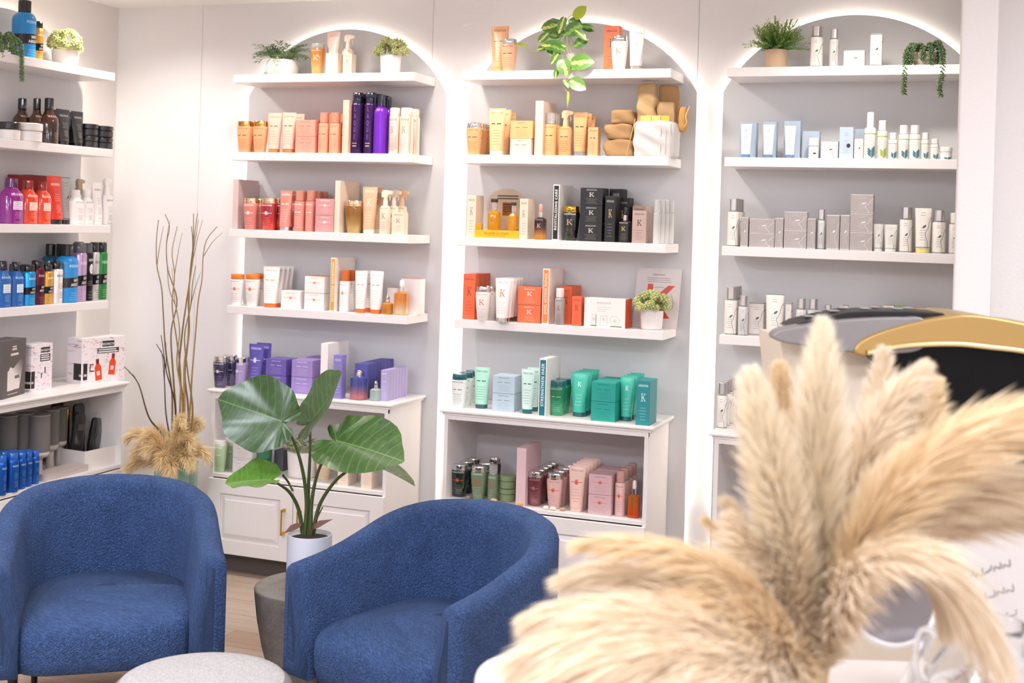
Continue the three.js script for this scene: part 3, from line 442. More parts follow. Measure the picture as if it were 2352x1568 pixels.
P('B3','carton','box','blackTall','',1.0801,0.1850,0.0490,0.2068,{d:0.1},'tall black carton with gold letter');
P('B3','carton','box','blackBox','',1.0676,0.0650,0.0667,0.2436,{d:0.07},'black carton standing at the rear');
P('B3','serum_bottle','serum','blackS','black',1.1442,0.2100,0.0567,0.1606,{},'black serum bottle with gold band');
P('B3','carton','box','blackTall','',1.1120,0.0900,0.0537,0.2025,{d:0.08},'tall black carton behind the black serum');
P('B3','carton','box','taupeK','',1.2168,0.1850,0.0642,0.1453,{d:0.1},'taupe carton with dark letter');
P('B3','carton','box','taupeK','',1.1849,0.0700,0.0635,0.1684,{d:0.1},'taupe carton standing behind');
P('B3','hair_vial','vial','silverV','silverv',1.2955,0.2250,0.0319,0.1960,{},'silver speckled vial, first of four');
P('B3','hair_vial','vial','silverV','silverv',1.3102,0.2000,0.0299,0.1970,{},'silver speckled vial, second of four');
P('B3','hair_vial','vial','silverV','silverv',1.3241,0.1750,0.0300,0.1980,{},'silver speckled vial, third of four');
P('B3','hair_vial','vial','silverV','silverv',1.3391,0.1500,0.0320,0.1989,{},'silver speckled vial, last of four');
P('B4','carton','box','orangeKs','',0.3984,0.1950,0.0621,0.2121,{d:0.06,n:3,dz:-0.066},'tall orange carton at shelf end');
P('B4','shampoo_bottle','bain','whiteKo','silver',0.4762,0.2361,0.0757,0.1586,{n:2,dz:-0.08},'white shampoo bottle with silver cap');
P('B4','cream_tube','tube','whiteKo','chrome',0.5857,0.2659,0.0777,0.2031,{n:5,dz:-0.04},'white tube with silver cap');
P('B4','carton','box','orangeKb','',0.7025,0.1800,0.1122,0.0813,{d:0.1,st:2},'square orange carton with pale letter');
P('B4','display_divider','book','orangeBook','',0.7845,0.1350,0.0317,0.2548,{d:0.2},'white divider with orange lettered spine');
P('B4','spray_bottle','mist','clearK','whitecap',0.8507,0.2250,0.0454,0.1674,{m:'glass'},'slim clear spray bottle with white cap');
P('B4','carton','box','orangeKs','',0.8603,0.1350,0.0550,0.1737,{d:0.07,n:2,dz:-0.075},'tall orange carton behind clear spray');
P('B4','carton','box','orangeKs','',0.9345,0.2100,0.0457,0.1320,{d:0.05},'small orange carton with dark letter');
P('B5','shampoo_bottle','bain','clearT','teal',0.3969,0.3054,0.0755,0.1565,{n:3,dz:-0.08},'white shampoo bottle with teal cap');
P('B5','cream_tube','tube','mintT','teal',0.4924,0.2605,0.0786,0.1890,{},'mint tube with teal cap');
P('B5','carton','box','iceB','',0.6187,0.2550,0.1079,0.0796,{d:0.11,st:2},'pale blue square carton in film');
P('B5','cream_tube','tube','mintT2','teal',0.7344,0.3022,0.0643,0.2016,{n:2,dz:-0.08},'slim pale mint tube');
P('B5','display_divider','book','tealBook','',0.8269,0.2650,0.0341,0.2601,{d:0.2},'white divider with teal lettered spine');
P('B5','shampoo_bottle','bain','greenC','teal',0.8733,0.2863,0.0779,0.1580,{m:'glass',n:2,dz:-0.08},'clear green shampoo bottle');
P('B5','cream_tube','tube','tealT','teal',0.9687,0.2559,0.0815,0.1963,{n:4,dz:-0.055},'teal tube beside green bottles');
P('B5','carton','box','tealB','',1.1066,0.2950,0.1110,0.0845,{d:0.11,st:2,n:2,dz:-0.12},'teal square carton');
P('B5','cream_tube','tube','tealT','teal',1.1943,0.2694,0.0661,0.1959,{n:4,dz:-0.055},'teal tube beside dark teal cartons');
P('B5','carton','box','tealK','',1.2922,0.3450,0.0624,0.1938,{d:0.04,n:3,dz:-0.042},'dark teal carton');
P('B6','shampoo_bottle','bain','darkgreenX','silver',0.4093,0.3005,0.0846,0.1493,{m:'gloss',n:3,dz:-0.085},'dark green shampoo bottle');
P('B6','shampoo_bottle','bain','sageX','silver',0.5134,0.3204,0.0767,0.1543,{n:2,dz:-0.09},'sage green shampoo bottle');
P('B6','mist_bottle','mist','sageX','clear',0.5833,0.3148,0.0504,0.1654,{},'sage green mist bottle');
P('B6','shampoo_bottle','bain','darkgreenX','silver',0.5259,0.1500,0.0618,0.1671,{m:'gloss'},'dark green shampoo bottle behind sage mist');
P('B6','jar','jar','sageJ','sage',0.6427,0.2818,0.0791,0.0573,{st:2},'sage green jar');
P('B6','display_divider','book','pinkP','',0.7350,0.2550,0.0452,0.2622,{d:0.21},'pale pink upright divider in the niche');
P('B6','shampoo_bottle','bain','plumC','silver',0.7888,0.3153,0.0738,0.1554,{m:'glass',n:5,dz:-0.06},'plum shampoo bottle in receding row');
P('B6','shampoo_bottle','bain','pinkXb','silver',0.8846,0.3216,0.0772,0.1579,{n:4,dz:-0.07},'pale pink shampoo bottle in receding row');
P('B6','cream_tube','tube','pinkXt','pinkc',0.9922,0.3306,0.0794,0.2010,{n:5,dz:-0.055},'pale pink tube in receding row');
P('B6','carton','box','pinkXc','',1.1072,0.3050,0.1049,0.0872,{d:0.11,st:2,n:2,dz:-0.12},'mauve square carton with orange star');
P('B6','mist_bottle','mist','pinkXb','pinkclear',1.1909,0.3235,0.0477,0.1984,{n:4,dz:-0.065},'pink mist bottle in receding row');
P('B6','serum_bottle','serum','amberS2','whitebulb',1.2553,0.3246,0.0532,0.1626,{m:'glass'},'orange serum bottle with white dropper');
P('C1','lotion_bottle','mist','vineW','silverm',1.9697,0.2000,0.0551,0.1779,{},'white lotion bottle with silver cap');
P('C1','serum_tube','mist','vineS','silverm',2.0426,0.2000,0.0393,0.1638,{},'slim silver serum bottle');
P('C1','carton','box','vineBoxW','',2.1303,0.2050,0.0859,0.0667,{d:0.05},'low white carton with leaf print');
P('C1','carton','box','vineBoxT','',2.2192,0.2075,0.0478,0.1347,{d:0.045},'tall white carton with leaf print');
P('C2','carton','box','blueBox','',1.6790,0.1350,0.0728,0.1586,{d:0.05},'white and blue carton behind first tube');
P('C2','cream_tube','tube','blueTube','blue',1.6805,0.2100,0.0494,0.1478,{tw:0.8},'white tube with blue cap, first of three');
P('C2','carton','box','blueBox','',1.7734,0.1350,0.0587,0.1615,{d:0.05},'white and blue carton behind second tube');
P('C2','cream_tube','tube','blueTube','blue',1.7778,0.2100,0.0507,0.1460,{tw:0.8},'white tube with blue cap, second of three');
P('C2','carton','box','blueBox','',1.8722,0.1400,0.0700,0.1635,{d:0.06},'white and blue carton behind third tube');
P('C2','cream_tube','tube','blueTube','blue',1.8711,0.2150,0.0482,0.1400,{tw:0.8},'white tube with blue cap, third of three');
P('C2','carton','box','blueBox','',1.9541,0.1450,0.0702,0.1193,{d:0.05},'white carton behind the white jar');
P('C2','jar','jar','whiteSeal','whitecap',1.9708,0.2100,0.0440,0.0882,{},'tall white jar with dark round seal');
P('C2','carton','box','vineBoxW','',2.0364,0.1650,0.0710,0.0762,{d:0.07},'low white carton beside tall jar');
P('C2','carton','box','blueBox2','',2.1074,0.1950,0.0575,0.1333,{d:0.05},'pale blue carton with dark round seal');
P('C2','carton','box','blueBox','',2.1519,0.0750,0.0401,0.1346,{d:0.05},'small blue carton at the rear');
P('C2','carton','box','vineBoxW','',2.1573,0.1750,0.0376,0.0880,{d:0.05},'small white carton beside pump bottle');
P('C2','pump_bottle','pump','leafW','whitecap',2.2030,0.2000,0.0499,0.1989,{},'tall white pump bottle with blue leaves');
P('C2','spray_bottle','mist','leafG','whitecap',2.2529,0.2000,0.0418,0.1639,{},'white tapered bottle with green leaves');
P('C2','lotion_bottle','mist','leafW','whitecap',2.2964,0.2000,0.0387,0.1125,{},'short white bottle before two tall ones');
P('C2','lotion_bottle','mist','leafW','whitecap',2.3394,0.2000,0.0429,0.1438,{},'white leaf bottle, first of tall pair');
P('C2','lotion_bottle','mist','leafW','whitecap',2.3847,0.2000,0.0461,0.1438,{},'white leaf bottle, second of tall pair');
P('C2','lotion_bottle','mist','leafW','whitecap',2.4260,0.2000,0.0337,0.1130,{},'white leaf bottle after the tall pair');
P('C2','lotion_bottle','mist','leafW','whitecap',2.4644,0.2000,0.0368,0.0877,{},'smallest white leaf bottle beside jar');
P('C2','jar','jar','leafW','whitecap',2.5094,0.2000,0.0505,0.0536,{},'short white jar beside the pillar');
P('C3','lotion_bottle','mist','vineW','silverm',1.6348,0.2000,0.0517,0.2099,{n:3,dz:-0.06},'white lotion bottle with silver cap');
P('C3','carton','box','vineGT','',1.6887,0.2150,0.0331,0.1286,{d:0.04},'narrow grey carton nearest lotion bottles');
P('C3','carton','box','vineG','',1.7644,0.2050,0.1087,0.0605,{d:0.06,st:2},'flat grey carton, low stack');
P('C3','carton','box','vineGT','',1.8383,0.2100,0.0353,0.1289,{d:0.05},'narrow grey carton between two stacks');
P('C3','carton','box','vineG','',1.9071,0.2050,0.0957,0.0778,{d:0.06,st:2},'grey carton, second stack');
P('C3','carton','box','vineGT','',1.9746,0.2100,0.0347,0.1307,{d:0.05},'narrow grey carton beside silver bottle');
P('C3','serum_tube','mist','vineS','silverm',2.0129,0.2100,0.0346,0.1712,{},'slim silver bottle among grey cartons');
P('C3','carton','box','vineGT','',2.0646,0.2100,0.0532,0.1479,{d:0.05},'wider grey carton after silver bottle');
P('C3','carton','box','vineGT','',2.1138,0.2100,0.0391,0.1492,{d:0.05},'narrow grey carton before tallest stack');
P('C3','carton','box','vineG','',2.1810,0.2050,0.0924,0.0776,{d:0.06,st:3},'grey carton, tallest stack');
P('C3','cream_tube','tube','vineTs','whitecap',2.2490,0.2100,0.0407,0.1171,{tw:0.9},'small white tube, first of two');
P('C3','cream_tube','tube','vineTs','whitecap',2.2992,0.2100,0.0527,0.1169,{tw:0.9},'small white tube, second of two');
P('C3','lotion_bottle','mist','vineW','silverm',2.3589,0.2000,0.0524,0.1890,{n:2,dz:-0.06},'white lotion bottle beside large tube');
P('C3','cream_tube','tube','vineW','yellowwhite',2.4280,0.2100,0.0673,0.1904,{tw:0.85},'large white tube with yellow band');
P('C3','lotion_bottle','mist','vineW','silverm',2.4906,0.2000,0.0549,0.1795,{},'white lotion bottle after the large tube');
P('C3','lotion_bottle','mist','vineW','whitecap',2.5503,0.2000,0.0415,0.1701,{},'white bottle half behind the pillar');
P('C4','lotion_bottle','mist','vineW','silverm',1.6348,0.2000,0.0556,0.2085,{n:3,dz:-0.06},'white lotion bottle with silver cap');
P('C4','serum_tube','mist','vineS','silverm',1.6902,0.2100,0.0427,0.1741,{},'slim silver bottle beside lotion bottle');
P('C4','carton','box','vineBoxT','',1.7393,0.1396,0.0646,0.1418,{d:0.05},'white carton with dark base');
P('C4','cream_tube','tube','vineW','whitecap',1.8251,0.2000,0.0776,0.1862,{tw:0.9},'wide white tube with vine print');
P('C4','carton','box','vineBoxT','',1.8828,0.1800,0.0249,0.1484,{d:0.04},'narrow white carton beside wide tube');
P('C4','serum_tube','mist','vineS','silverm',1.9379,0.2000,0.0433,0.1736,{},'silver capped bottle, first behind machine');
P('C4','serum_tube','mist','vineS','silverm',1.9880,0.2000,0.0458,0.1742,{},'silver capped bottle, second behind machine');
P('C4','lotion_bottle','mist','vineW','silverm',2.0482,0.1800,0.0346,0.1501,{},'small silver capped bottle above machine panel');
P('C4','lotion_bottle','mist','vineW','silverm',2.1041,0.2000,0.0325,0.1484,{},'small silver capped bottle beside orange edged carton');
P('C4','carton','box','vineO','',2.1140,0.1100,0.0237,0.1471,{d:0.04,top:'orange'},'small white carton with orange edge');
P('C4','carton','box','vineO','',2.2397,0.1250,0.0393,0.1509,{d:0.05,top:'orange'},'white carton with orange lid above panel');
P('C4','carton','box','vineO','',2.2958,0.1250,0.0444,0.1575,{d:0.05,top:'yellow'},'white carton with yellow lid above panel');
P('C4','carton','box','greenP','',2.3445,0.1250,0.0388,0.1572,{d:0.05,top:'yellow'},'green fronted carton with yellow lid');
P('C4','carton','box','yellowP','',2.4053,0.1250,0.0647,0.1502,{d:0.05},'yellow carton beside green carton');
P('C4','carton','box','yellowP','',2.4698,0.1250,0.0538,0.1536,{d:0.05},'yellow carton nearest the pillar');
P('C5','lotion_bottle','mist','vineW','silverm',1.6163,0.2440,0.0458,0.1973,{n:4,dz:-0.07},'white lotion bottle with silver cap');
P('L1','shampoo_bottle','mousse','blueBig','black',0.9129,0.1300,0.1102,0.2849,{m:'satin'},'big blue shampoo bottle with black cap');
P('L1','hair_oil','can','goldBand','black',0.8477,0.1500,0.0610,0.1953,{},'slim gold can with black cap');
P('L2','jar','jar','whiteJar','black',1.0724,0.2000,0.1060,0.0819,{},'white jar with black lid');
P('L2','jar','jar','whiteJar','whitecap',0.9368,0.1900,0.1366,0.0879,{},'wide white jar');
P('L2','barber_bottle','barber','amberB','black',0.8539,0.0800,0.0913,0.2154,{m:'gloss'},'amber brown bottle, first of three');
P('L2','barber_bottle','barber','amberB','black',0.8323,0.1500,0.0807,0.2171,{m:'gloss'},'amber brown bottle, second of three');
P('L2','barber_bottle','barber','amberB','black',0.7947,0.1900,0.0987,0.2227,{m:'gloss'},'amber brown bottle, third of three');
P('L2','cream_tube','tube','blackT','black',0.6971,0.1900,0.0969,0.1770,{n:2,dz:-0.06},'black tube beside amber bottles');
P('L2','cream_tube','tube','blackT','black',0.5912,0.1900,0.0888,0.1760,{n:2,dz:-0.06},'black tube beside black jars');
P('L2','jar','jar','blackJ','black',0.5007,0.1900,0.0961,0.0588,{st:2},'black jar, first stack');
P('L2','jar','jar','blackJ','black',0.3943,0.1900,0.1094,0.0576,{st:2},'black jar, second stack');
P('L3','shampoo_bottle','redk','purpleR','purplecap',1.0338,0.1900,0.1241,0.2132,{m:'gloss'},'purple shampoo bottle');
P('L3','shampoo_bottle','redk','orangeR','redcap',0.9241,0.1900,0.1065,0.2075,{m:'gloss'},'orange red shampoo bottle beside purple one');
P('L3','shampoo_bottle','redk','orangeR','redcap',0.8262,0.1900,0.0977,0.2051,{m:'gloss'},'orange red shampoo bottle beside red tube');
P('L3','carton','box','darkredP','',0.8217,0.0500,0.1011,0.2341,{d:0.06},'dark red carton behind purple bottle');
P('L3','carton','box','darkredP','',0.7190,0.0500,0.1043,0.2375,{d:0.06},'dark red carton behind orange bottles');
P('L3','cream_tube','tube','redTube','black',0.7336,0.1800,0.0989,0.2363,{tw:0.97},'tall red tube with black cap');
P('L3','cream_tube','tube','greyTube','black',0.6397,0.1700,0.0651,0.2337,{tw:0.97},'tall grey tube with black cap');
P('L3','shampoo_bottle','redk','whiteR','whitecap',0.5845,0.1900,0.0938,0.1733,{},'white shampoo bottle beside grey tube');
P('L3','shampoo_bottle','redk','whiteR','whitecap',0.4929,0.1800,0.0846,0.1762,{},'white shampoo bottle beside white tube');
P('L3','spray_bottle','spray','whiteR','tan',0.4396,0.0900,0.1000,0.2320,{},'tan topped spray standing behind white bottles');
P('L3','cream_tube','tube','whiteR','whitecap',0.4141,0.1800,0.0713,0.2178,{tw:0.97},'tall white tube');
P('L3','spray_bottle','spray','whiteR','whitecap',0.3263,0.1700,0.0799,0.2391,{},'white trigger spray at shelf end');
P('L4','shampoo_bottle','redk','blueR','navy',1.0771,0.1900,0.0946,0.2149,{},'deep blue shampoo bottle cut by frame');
P('L4','shampoo_bottle','redk','blueR','navy',0.9883,0.1900,0.0858,0.2091,{},'deep blue shampoo bottle with white label');
P('L4','shampoo_bottle','can','skyR','black',0.9078,0.1900,0.0748,0.1951,{n:2,dz:-0.07},'sky blue can with black cap');
P('L4','shampoo_bottle','can','burgR','black',0.8417,0.1900,0.0673,0.2134,{},'burgundy bottle with black cap');
P('L4','hair_oil','can','goldBand','black',0.7786,0.1900,0.0641,0.1923,{},'gold can with black cap');
P('L4','cream_bottle','can','whiteBk','black',0.7127,0.1900,0.0685,0.2037,{},'white bottle with black pump cap');
P('L4','pump_bottle','mousse','tealR','black',0.6259,0.0800,0.0883,0.2870,{m:'gloss'},'dark teal bottle at rear');
P('L4','pump_bottle','mousse','tealR','black',0.5442,0.0700,0.0710,0.2861,{m:'gloss'},'dark teal bottle behind big blue one');
P('L4','shampoo_bottle','mousse','blueBig','black',0.6229,0.1800,0.1102,0.2882,{m:'satin'},'big blue bottle with black cap');
P('L4','aerosol_can','can','lilacR','greycap',0.5328,0.1800,0.0771,0.2952,{},'lilac pink can with grey cap');
P('L4','aerosol_can','can','blackSeal','greycap',0.4576,0.1700,0.0582,0.2934,{},'black can with white round seal');
P('L4','aerosol_can','can','silverR','black',0.4054,0.1700,0.0557,0.2975,{},'pale silver can with black cap');
P('L4','aerosol_can','can','greenR','black',0.3408,0.1600,0.0691,0.2968,{},'green can with black cap');
P('L4','aerosol_can','can','blackSeal','black',0.4153,0.0800,0.0603,0.2968,{},'black capped can behind lilac can');
P('L6','travel_bottle','can','travelB','bluecap',1.2524,0.3800,0.0457,0.1786,{n:3,dz:-0.045},'small blue bottle in first column');
P('L6','travel_bottle','can','travelB','bluecap',1.1778,0.3700,0.0605,0.1774,{n:3,dz:-0.045},'small blue bottle in second column');
P('L6','travel_bottle','can','travelB','bluecap',1.1100,0.3600,0.0477,0.1675,{n:3,dz:-0.045},'small blue bottle in third column');
P('L6','travel_bottle','can','travelB','bluecap',1.0536,0.3500,0.0428,0.1616,{n:3,dz:-0.045},'small blue bottle in fourth column');
P('L6','travel_bottle','can','travelB','bluecap',0.9963,0.3400,0.0436,0.1556,{n:2,dz:-0.045},'small blue bottle in fifth column');

// ---------------------------------------------------------------- single things on the shelves
function fullUV(g) { g.computeBoundingBox(); const b = g.boundingBox, p = g.attributes.position, n = g.attributes.normal, uv = new Float32Array(p.count * 2); for (let i = 0; i < p.count; i++) { const front = Math.abs(n.getZ(i)) > .7; uv[2 * i] = front ? (p.getX(i) - b.min.x) / (b.max.x - b.min.x) : .02 + .05 * (p.getZ(i) - b.min.z) / (b.max.z - b.min.z); uv[2 * i + 1] = (p.getY(i) - b.min.y) / (b.max.y - b.min.y); } g.setAttribute('uv', new THREE.BufferAttribute(uv, 2)); return g; }
function print(w, h, draw) { const c = document.createElement('canvas'); c.width = w; c.height = h; const x = c.getContext('2d'); x.textAlign = 'center'; x.textBaseline = 'middle'; draw(x, w, h); const t = new THREE.CanvasTexture(c); t.colorSpace = THREE.SRGBColorSpace; t.magFilter = THREE.LinearFilter; return t; }
// lumpy soft body: superellipsoid with folds
function lumpy(w, h, d, seed, n = 4, amp = .006, folds = 3) {
  const g = new THREE.SphereGeometry(1, 40, 28), p = g.attributes.position, R = rnd(seed), ph = Array.from({ length: 8 }, () => R() * 6.28);
  for (let i = 0; i < p.count; i++) {
    const x = p.getX(i), y = p.getY(i), z = p.getZ(i), k = (Math.abs(x) ** n + Math.abs(y) ** n + Math.abs(z) ** n) ** (-1 / n);
    let X = x * k * w / 2, Y = y * k * h / 2, Z = z * k * d / 2;
    const f = amp * (Math.sin(X * 60 + Y * 40 * folds * .3 + ph[0]) * .5 + Math.sin(Y * 90 + X * 35 + ph[1]) * .5 + Math.sin(Z * 70 + X * 50 + ph[2]) * .4);
    p.setXYZ(i, X + x * f, Y + y * f * .6, Z + z * f);
  }
  g.computeVertexNormals(); return g;
}
const terry = noiseTexture(256, 9, [[64, .5], [128, .5]], (v) => .5 + v * .5);
const towelMat = std(0xcaa070, .95, { bumpMap: scaled(terry, 3), bumpScale: .003 });
const towelMat2 = std(0xd6b282, .95, { bumpMap: scaled(terry, 3), bumpScale: .003 });
[[1.1, .136, .078, 'lowest', 41], [1.1, .132, .073, 'middle', 42], [1.114, .104, .066, 'topmost', 43]].reduce((y, [x, w, h, word, s]) => {
  const t = mesh('rolled_towel', lumpy(w, h, .11, s, 8, .007, 6), towelMat); t.position.set(x, y + h / 2, .165); tag(t, `tan rolled towel, ${word} of three stacked beside white bag`, 'towel', 'stacked tan towels'); return y + h - .002;
}, H[2]);
{
  const bag = thing('fabric_bag', 'white crumpled fabric bag holding brown towels', 'bag', [1.27, H[2], .165]);
  part('body', lumpy(.194, .168, .12, 51, 9, .006, 6).translate(0, .078, 0), std(0xdcd8d5, .8), bag);
  const c = []; for (let i = 0; i < 3; i++) c.push(tube([[.03 + i * .022, .15, .060], [.032 + i * .022, .08, .063], [.03 + i * .023, .012, .061]], .0016, .0016, 5)); part('fold', c, std(0xd9d2cd, .85), bag);
  const r1 = thing('rolled_towel', 'tall tan towel standing in the white bag, with folds', 'towel', [1.214, H[2] + .15, .14]); part('roll', lumpy(.088, .2, .07, 61, 7, .008, 6).translate(0, .085, 0), towelMat2, r1);
  const r2 = thing('folded_towel', 'wide brown towel standing in white bag beside folded one', 'towel', [1.306, H[2] + .15, .125]); part('back_layer', lumpy(.094, .2, .03, 62, 9, .004, 4).translate(0, .082, -.012), std(0xc09668, .95, { bumpMap: scaled(terry, 3), bumpScale: .003 }), r2); part('front_layer', lumpy(.084, .11, .03, 63, 7, .004, 4).translate(-.004, .05, .012), towelMat2, r2);
  ['first', 'second', 'third'].forEach((w, i) => { const m = mesh('packet', box(.05, .075, .006, 0, 0, 0, .002), std([0xf0cf78, 0xf3d670, 0xe6be4e][i], .5)); m.position.set(1.222 + i * .040, H[2] + .15, .188 - i * .006); m.rotation.z = .05 - i * .04; tag(m, `yellow packet sticking out of white bag, ${w} of three`, 'packet', 'yellow packets in the bag'); });
  const lf = thing('bath_mitt', 'brown bath mitt with cord loop beside the white bag', 'mitt', [1.379, H[2] + .118, .14]); part('pad', lumpy(.036, .115, .05, 66, 4, .002).translate(0, .055, 0), std(0xc99a5c, .95), lf); part('cord', tube([[.012, .02, .026], [.022, .04, .03], [.016, .07, .03], [.024, .10, .026], [.03, .118, .02], [.022, .10, .018], [.016, .06, .026]], .0025, .0025, 6), std(0xe8c88e, .8), lf); lf.rotation.z = -.06;
  const s = mesh('wooden_stick', tube([[1.148, H[2] + .001, .239], [1.165, H[2] + .08, .236], [1.183, H[2] + .17, .229]], .0022, .0018, 6), std(0xe0ae62, .6)); tag(s, 'thin wooden stick leaning on the white bag', 'stick');
}
{ // yellow oil display kit, its two bottles, and the white gift kit
  const k = thing('display_tray', 'yellow tray with clear rounded back panel for two oils', 'display', [.53, H[3], .18]);
  part('base', box(.222, .036, .1, 0, .018, 0, .002), std(0xf0b91e, .35, { map: print(256, 64, (x, w, h) => { x.fillStyle = '#fff'; x.fillRect(0, 0, w, h); x.fillStyle = '#b98a20'; x.font = 'bold 20px sans-serif'; x.fillText('ELIXIR ULTIME', w * .5, h * .4); x.fillRect(w * .3, h * .68, w * .4, 4); }) }), k).geometry = fullUV(box(.222, .036, .1, 0, .018, 0, .002));
  part('side_bottle', [box(.03, .03, .012, -.094, .052, .04, .002)], std(0xd9a320, .2), k);
  const sh = new THREE.Shape(); sh.moveTo(-.095, 0); sh.lineTo(.095, 0); sh.lineTo(.095, .15); sh.quadraticCurveTo(.06, .196, 0, .198); sh.quadraticCurveTo(-.07, .198, -.095, .15); sh.closePath();
  const pg = fullUV(new THREE.ExtrudeGeometry(sh, { depth: .003, bevelEnabled: false }));
  part('back_panel', pg.translate(0.015, .036, -.045), phys(0xffffff, .12, { transmission: .8, thickness: 0, map: print(256, 256, (x, w, h) => { x.fillStyle = '#f4e6d6'; x.fillRect(0, 0, w, h); x.fillStyle = '#4a3a34'; for (let i = 0; i < 2; i++) for (let j = 0; j < 15; j++) x.fillRect(60 + j * 9.5, 40 + i * 16, 7, 8); x.fillStyle = '#c98a3a'; x.fillRect(96, 84, 72, 80); x.fillStyle = '#7a4c1c'; for (let i = 0; i < 4; i++) x.fillRect(106, 94 + i * 14, 52, 6); }) }), k);
  for (const [i, x, w, h] of [[0, .50, .058, .150], [1, .597, .044, .135]]) {
    const b = thing('oil_bottle', i ? 'small golden oil bottle with dark pump on yellow tray' : 'large golden oil bottle with dark pump on yellow tray', 'bottle', [x, H[3] + .037, .19]);
    part('glass', loft([[0, w * .48, w * .4, 3], [.003, w / 2, w * .42, 3], [h * .52, w / 2, w * .42, 3], [h * .58, w * .36, w * .3, 2.5], [h * .62, w * .18, w * .18]], 22), phys(0xf6b320, .06, { transmission: .55, thickness: .02, ior: 1.4, clearcoat: .5 }), b);
    part('neck', cyl(w * .2, h * .61, h * .88), CAPS.clear, b); part('cap', box(w * .5, h * .11, w * .42, 0, h * .93, 0, .002), std(0x3c3320, .3), b);
    part('letter', box(.012, .0016, .0005, -.002, h * .3, w * .424), std(0x4a3410, .5), b);
  }
  const g = thing('gift_box', 'wide white gift box with orange side before the poster', 'box', [1.068, H[4], .18]);
  part('front', fullUV(box(.192, .132, .004, 0, .066, .053)), std(0xffffff, .45, { map: print(384, 264, (x, w, h) => { x.fillStyle = '#fbf4ef'; x.fillRect(0, 0, w, h); x.fillStyle = '#c9bdb6'; x.font = 'bold 26px sans-serif'; x.fillText('KÉRASTASE', w * .48, 44); x.fillStyle = '#6a7f48'; x.fillRect(60, 246, 60, 10); x.fillRect(248, 246, 110, 10); x.strokeStyle = '#b9b2ac'; x.lineWidth = 3; x.strokeRect(78, 150, 36, 94); x.strokeRect(152, 160, 66, 86); x.fillStyle = '#8a938a'; x.fillRect(108, 152, 8, 90); x.beginPath(); x.ellipse(290, 196, 46, 38, .5, 0, 7); x.stroke(); x.fillStyle = '#d98a78'; x.font = '34px serif'; x.fillText('K', 184, 190); x.fillText('K', 290, 200); x.fillText('K', 94, 192); x.fillStyle = '#ddd2ca'; for (let i = 0; i < 3; i++) x.fillRect(120, 80 + i * 18, 130 - i * 20, 5); }) }), g);
  part('carton', box(.19, .131, .105, 0, .0655, -.002, .001), std(0xf9f2ed, .5), g); part('side', box(.003, .131, .106, .0955, .0655, -.002), std(0xea5a22, .45), g);
  const p = thing('poster', 'grey upright poster with big red letter behind the plant', 'poster', [1.266, H[4], .098]);
  part('sheet', fullUV(box(.208, .28, .005, 0, .14, 0)), std(0xffffff, .35, { map: print(416, 560, (x, w, h) => { x.fillStyle = '#d6cdcb'; x.fillRect(0, 0, w, h); x.fillStyle = '#7a706e'; x.font = 'bold 22px sans-serif'; x.fillText('KÉRASTASE', w / 2, 62); for (let i = 0; i < 3; i++) x.fillRect(w * (.24 + i * .01), 92 + i * 18, w * .52, 4); x.fillStyle = '#d0483c'; x.beginPath(); x.moveTo(112, 150); x.lineTo(164, 152); x.lineTo(158, 470); x.lineTo(104, 470); x.fill(); x.beginPath(); x.moveTo(306, 160); x.lineTo(368, 162); x.lineTo(226, 320); x.lineTo(340, 468); x.lineTo(272, 470); x.lineTo(160, 330); x.lineTo(160, 300); x.fill(); x.strokeStyle = '#5a4e4c'; x.lineWidth = 3; x.beginPath(); x.moveTo(110, 220); x.bezierCurveTo(170, 170, 250, 170, 280, 190); x.stroke(); x.beginPath(); x.moveTo(330, 240); x.bezierCurveTo(370, 300, 370, 340, 350, 380); x.stroke(); }) }), p);
  p.rotation.x = -.26;
}
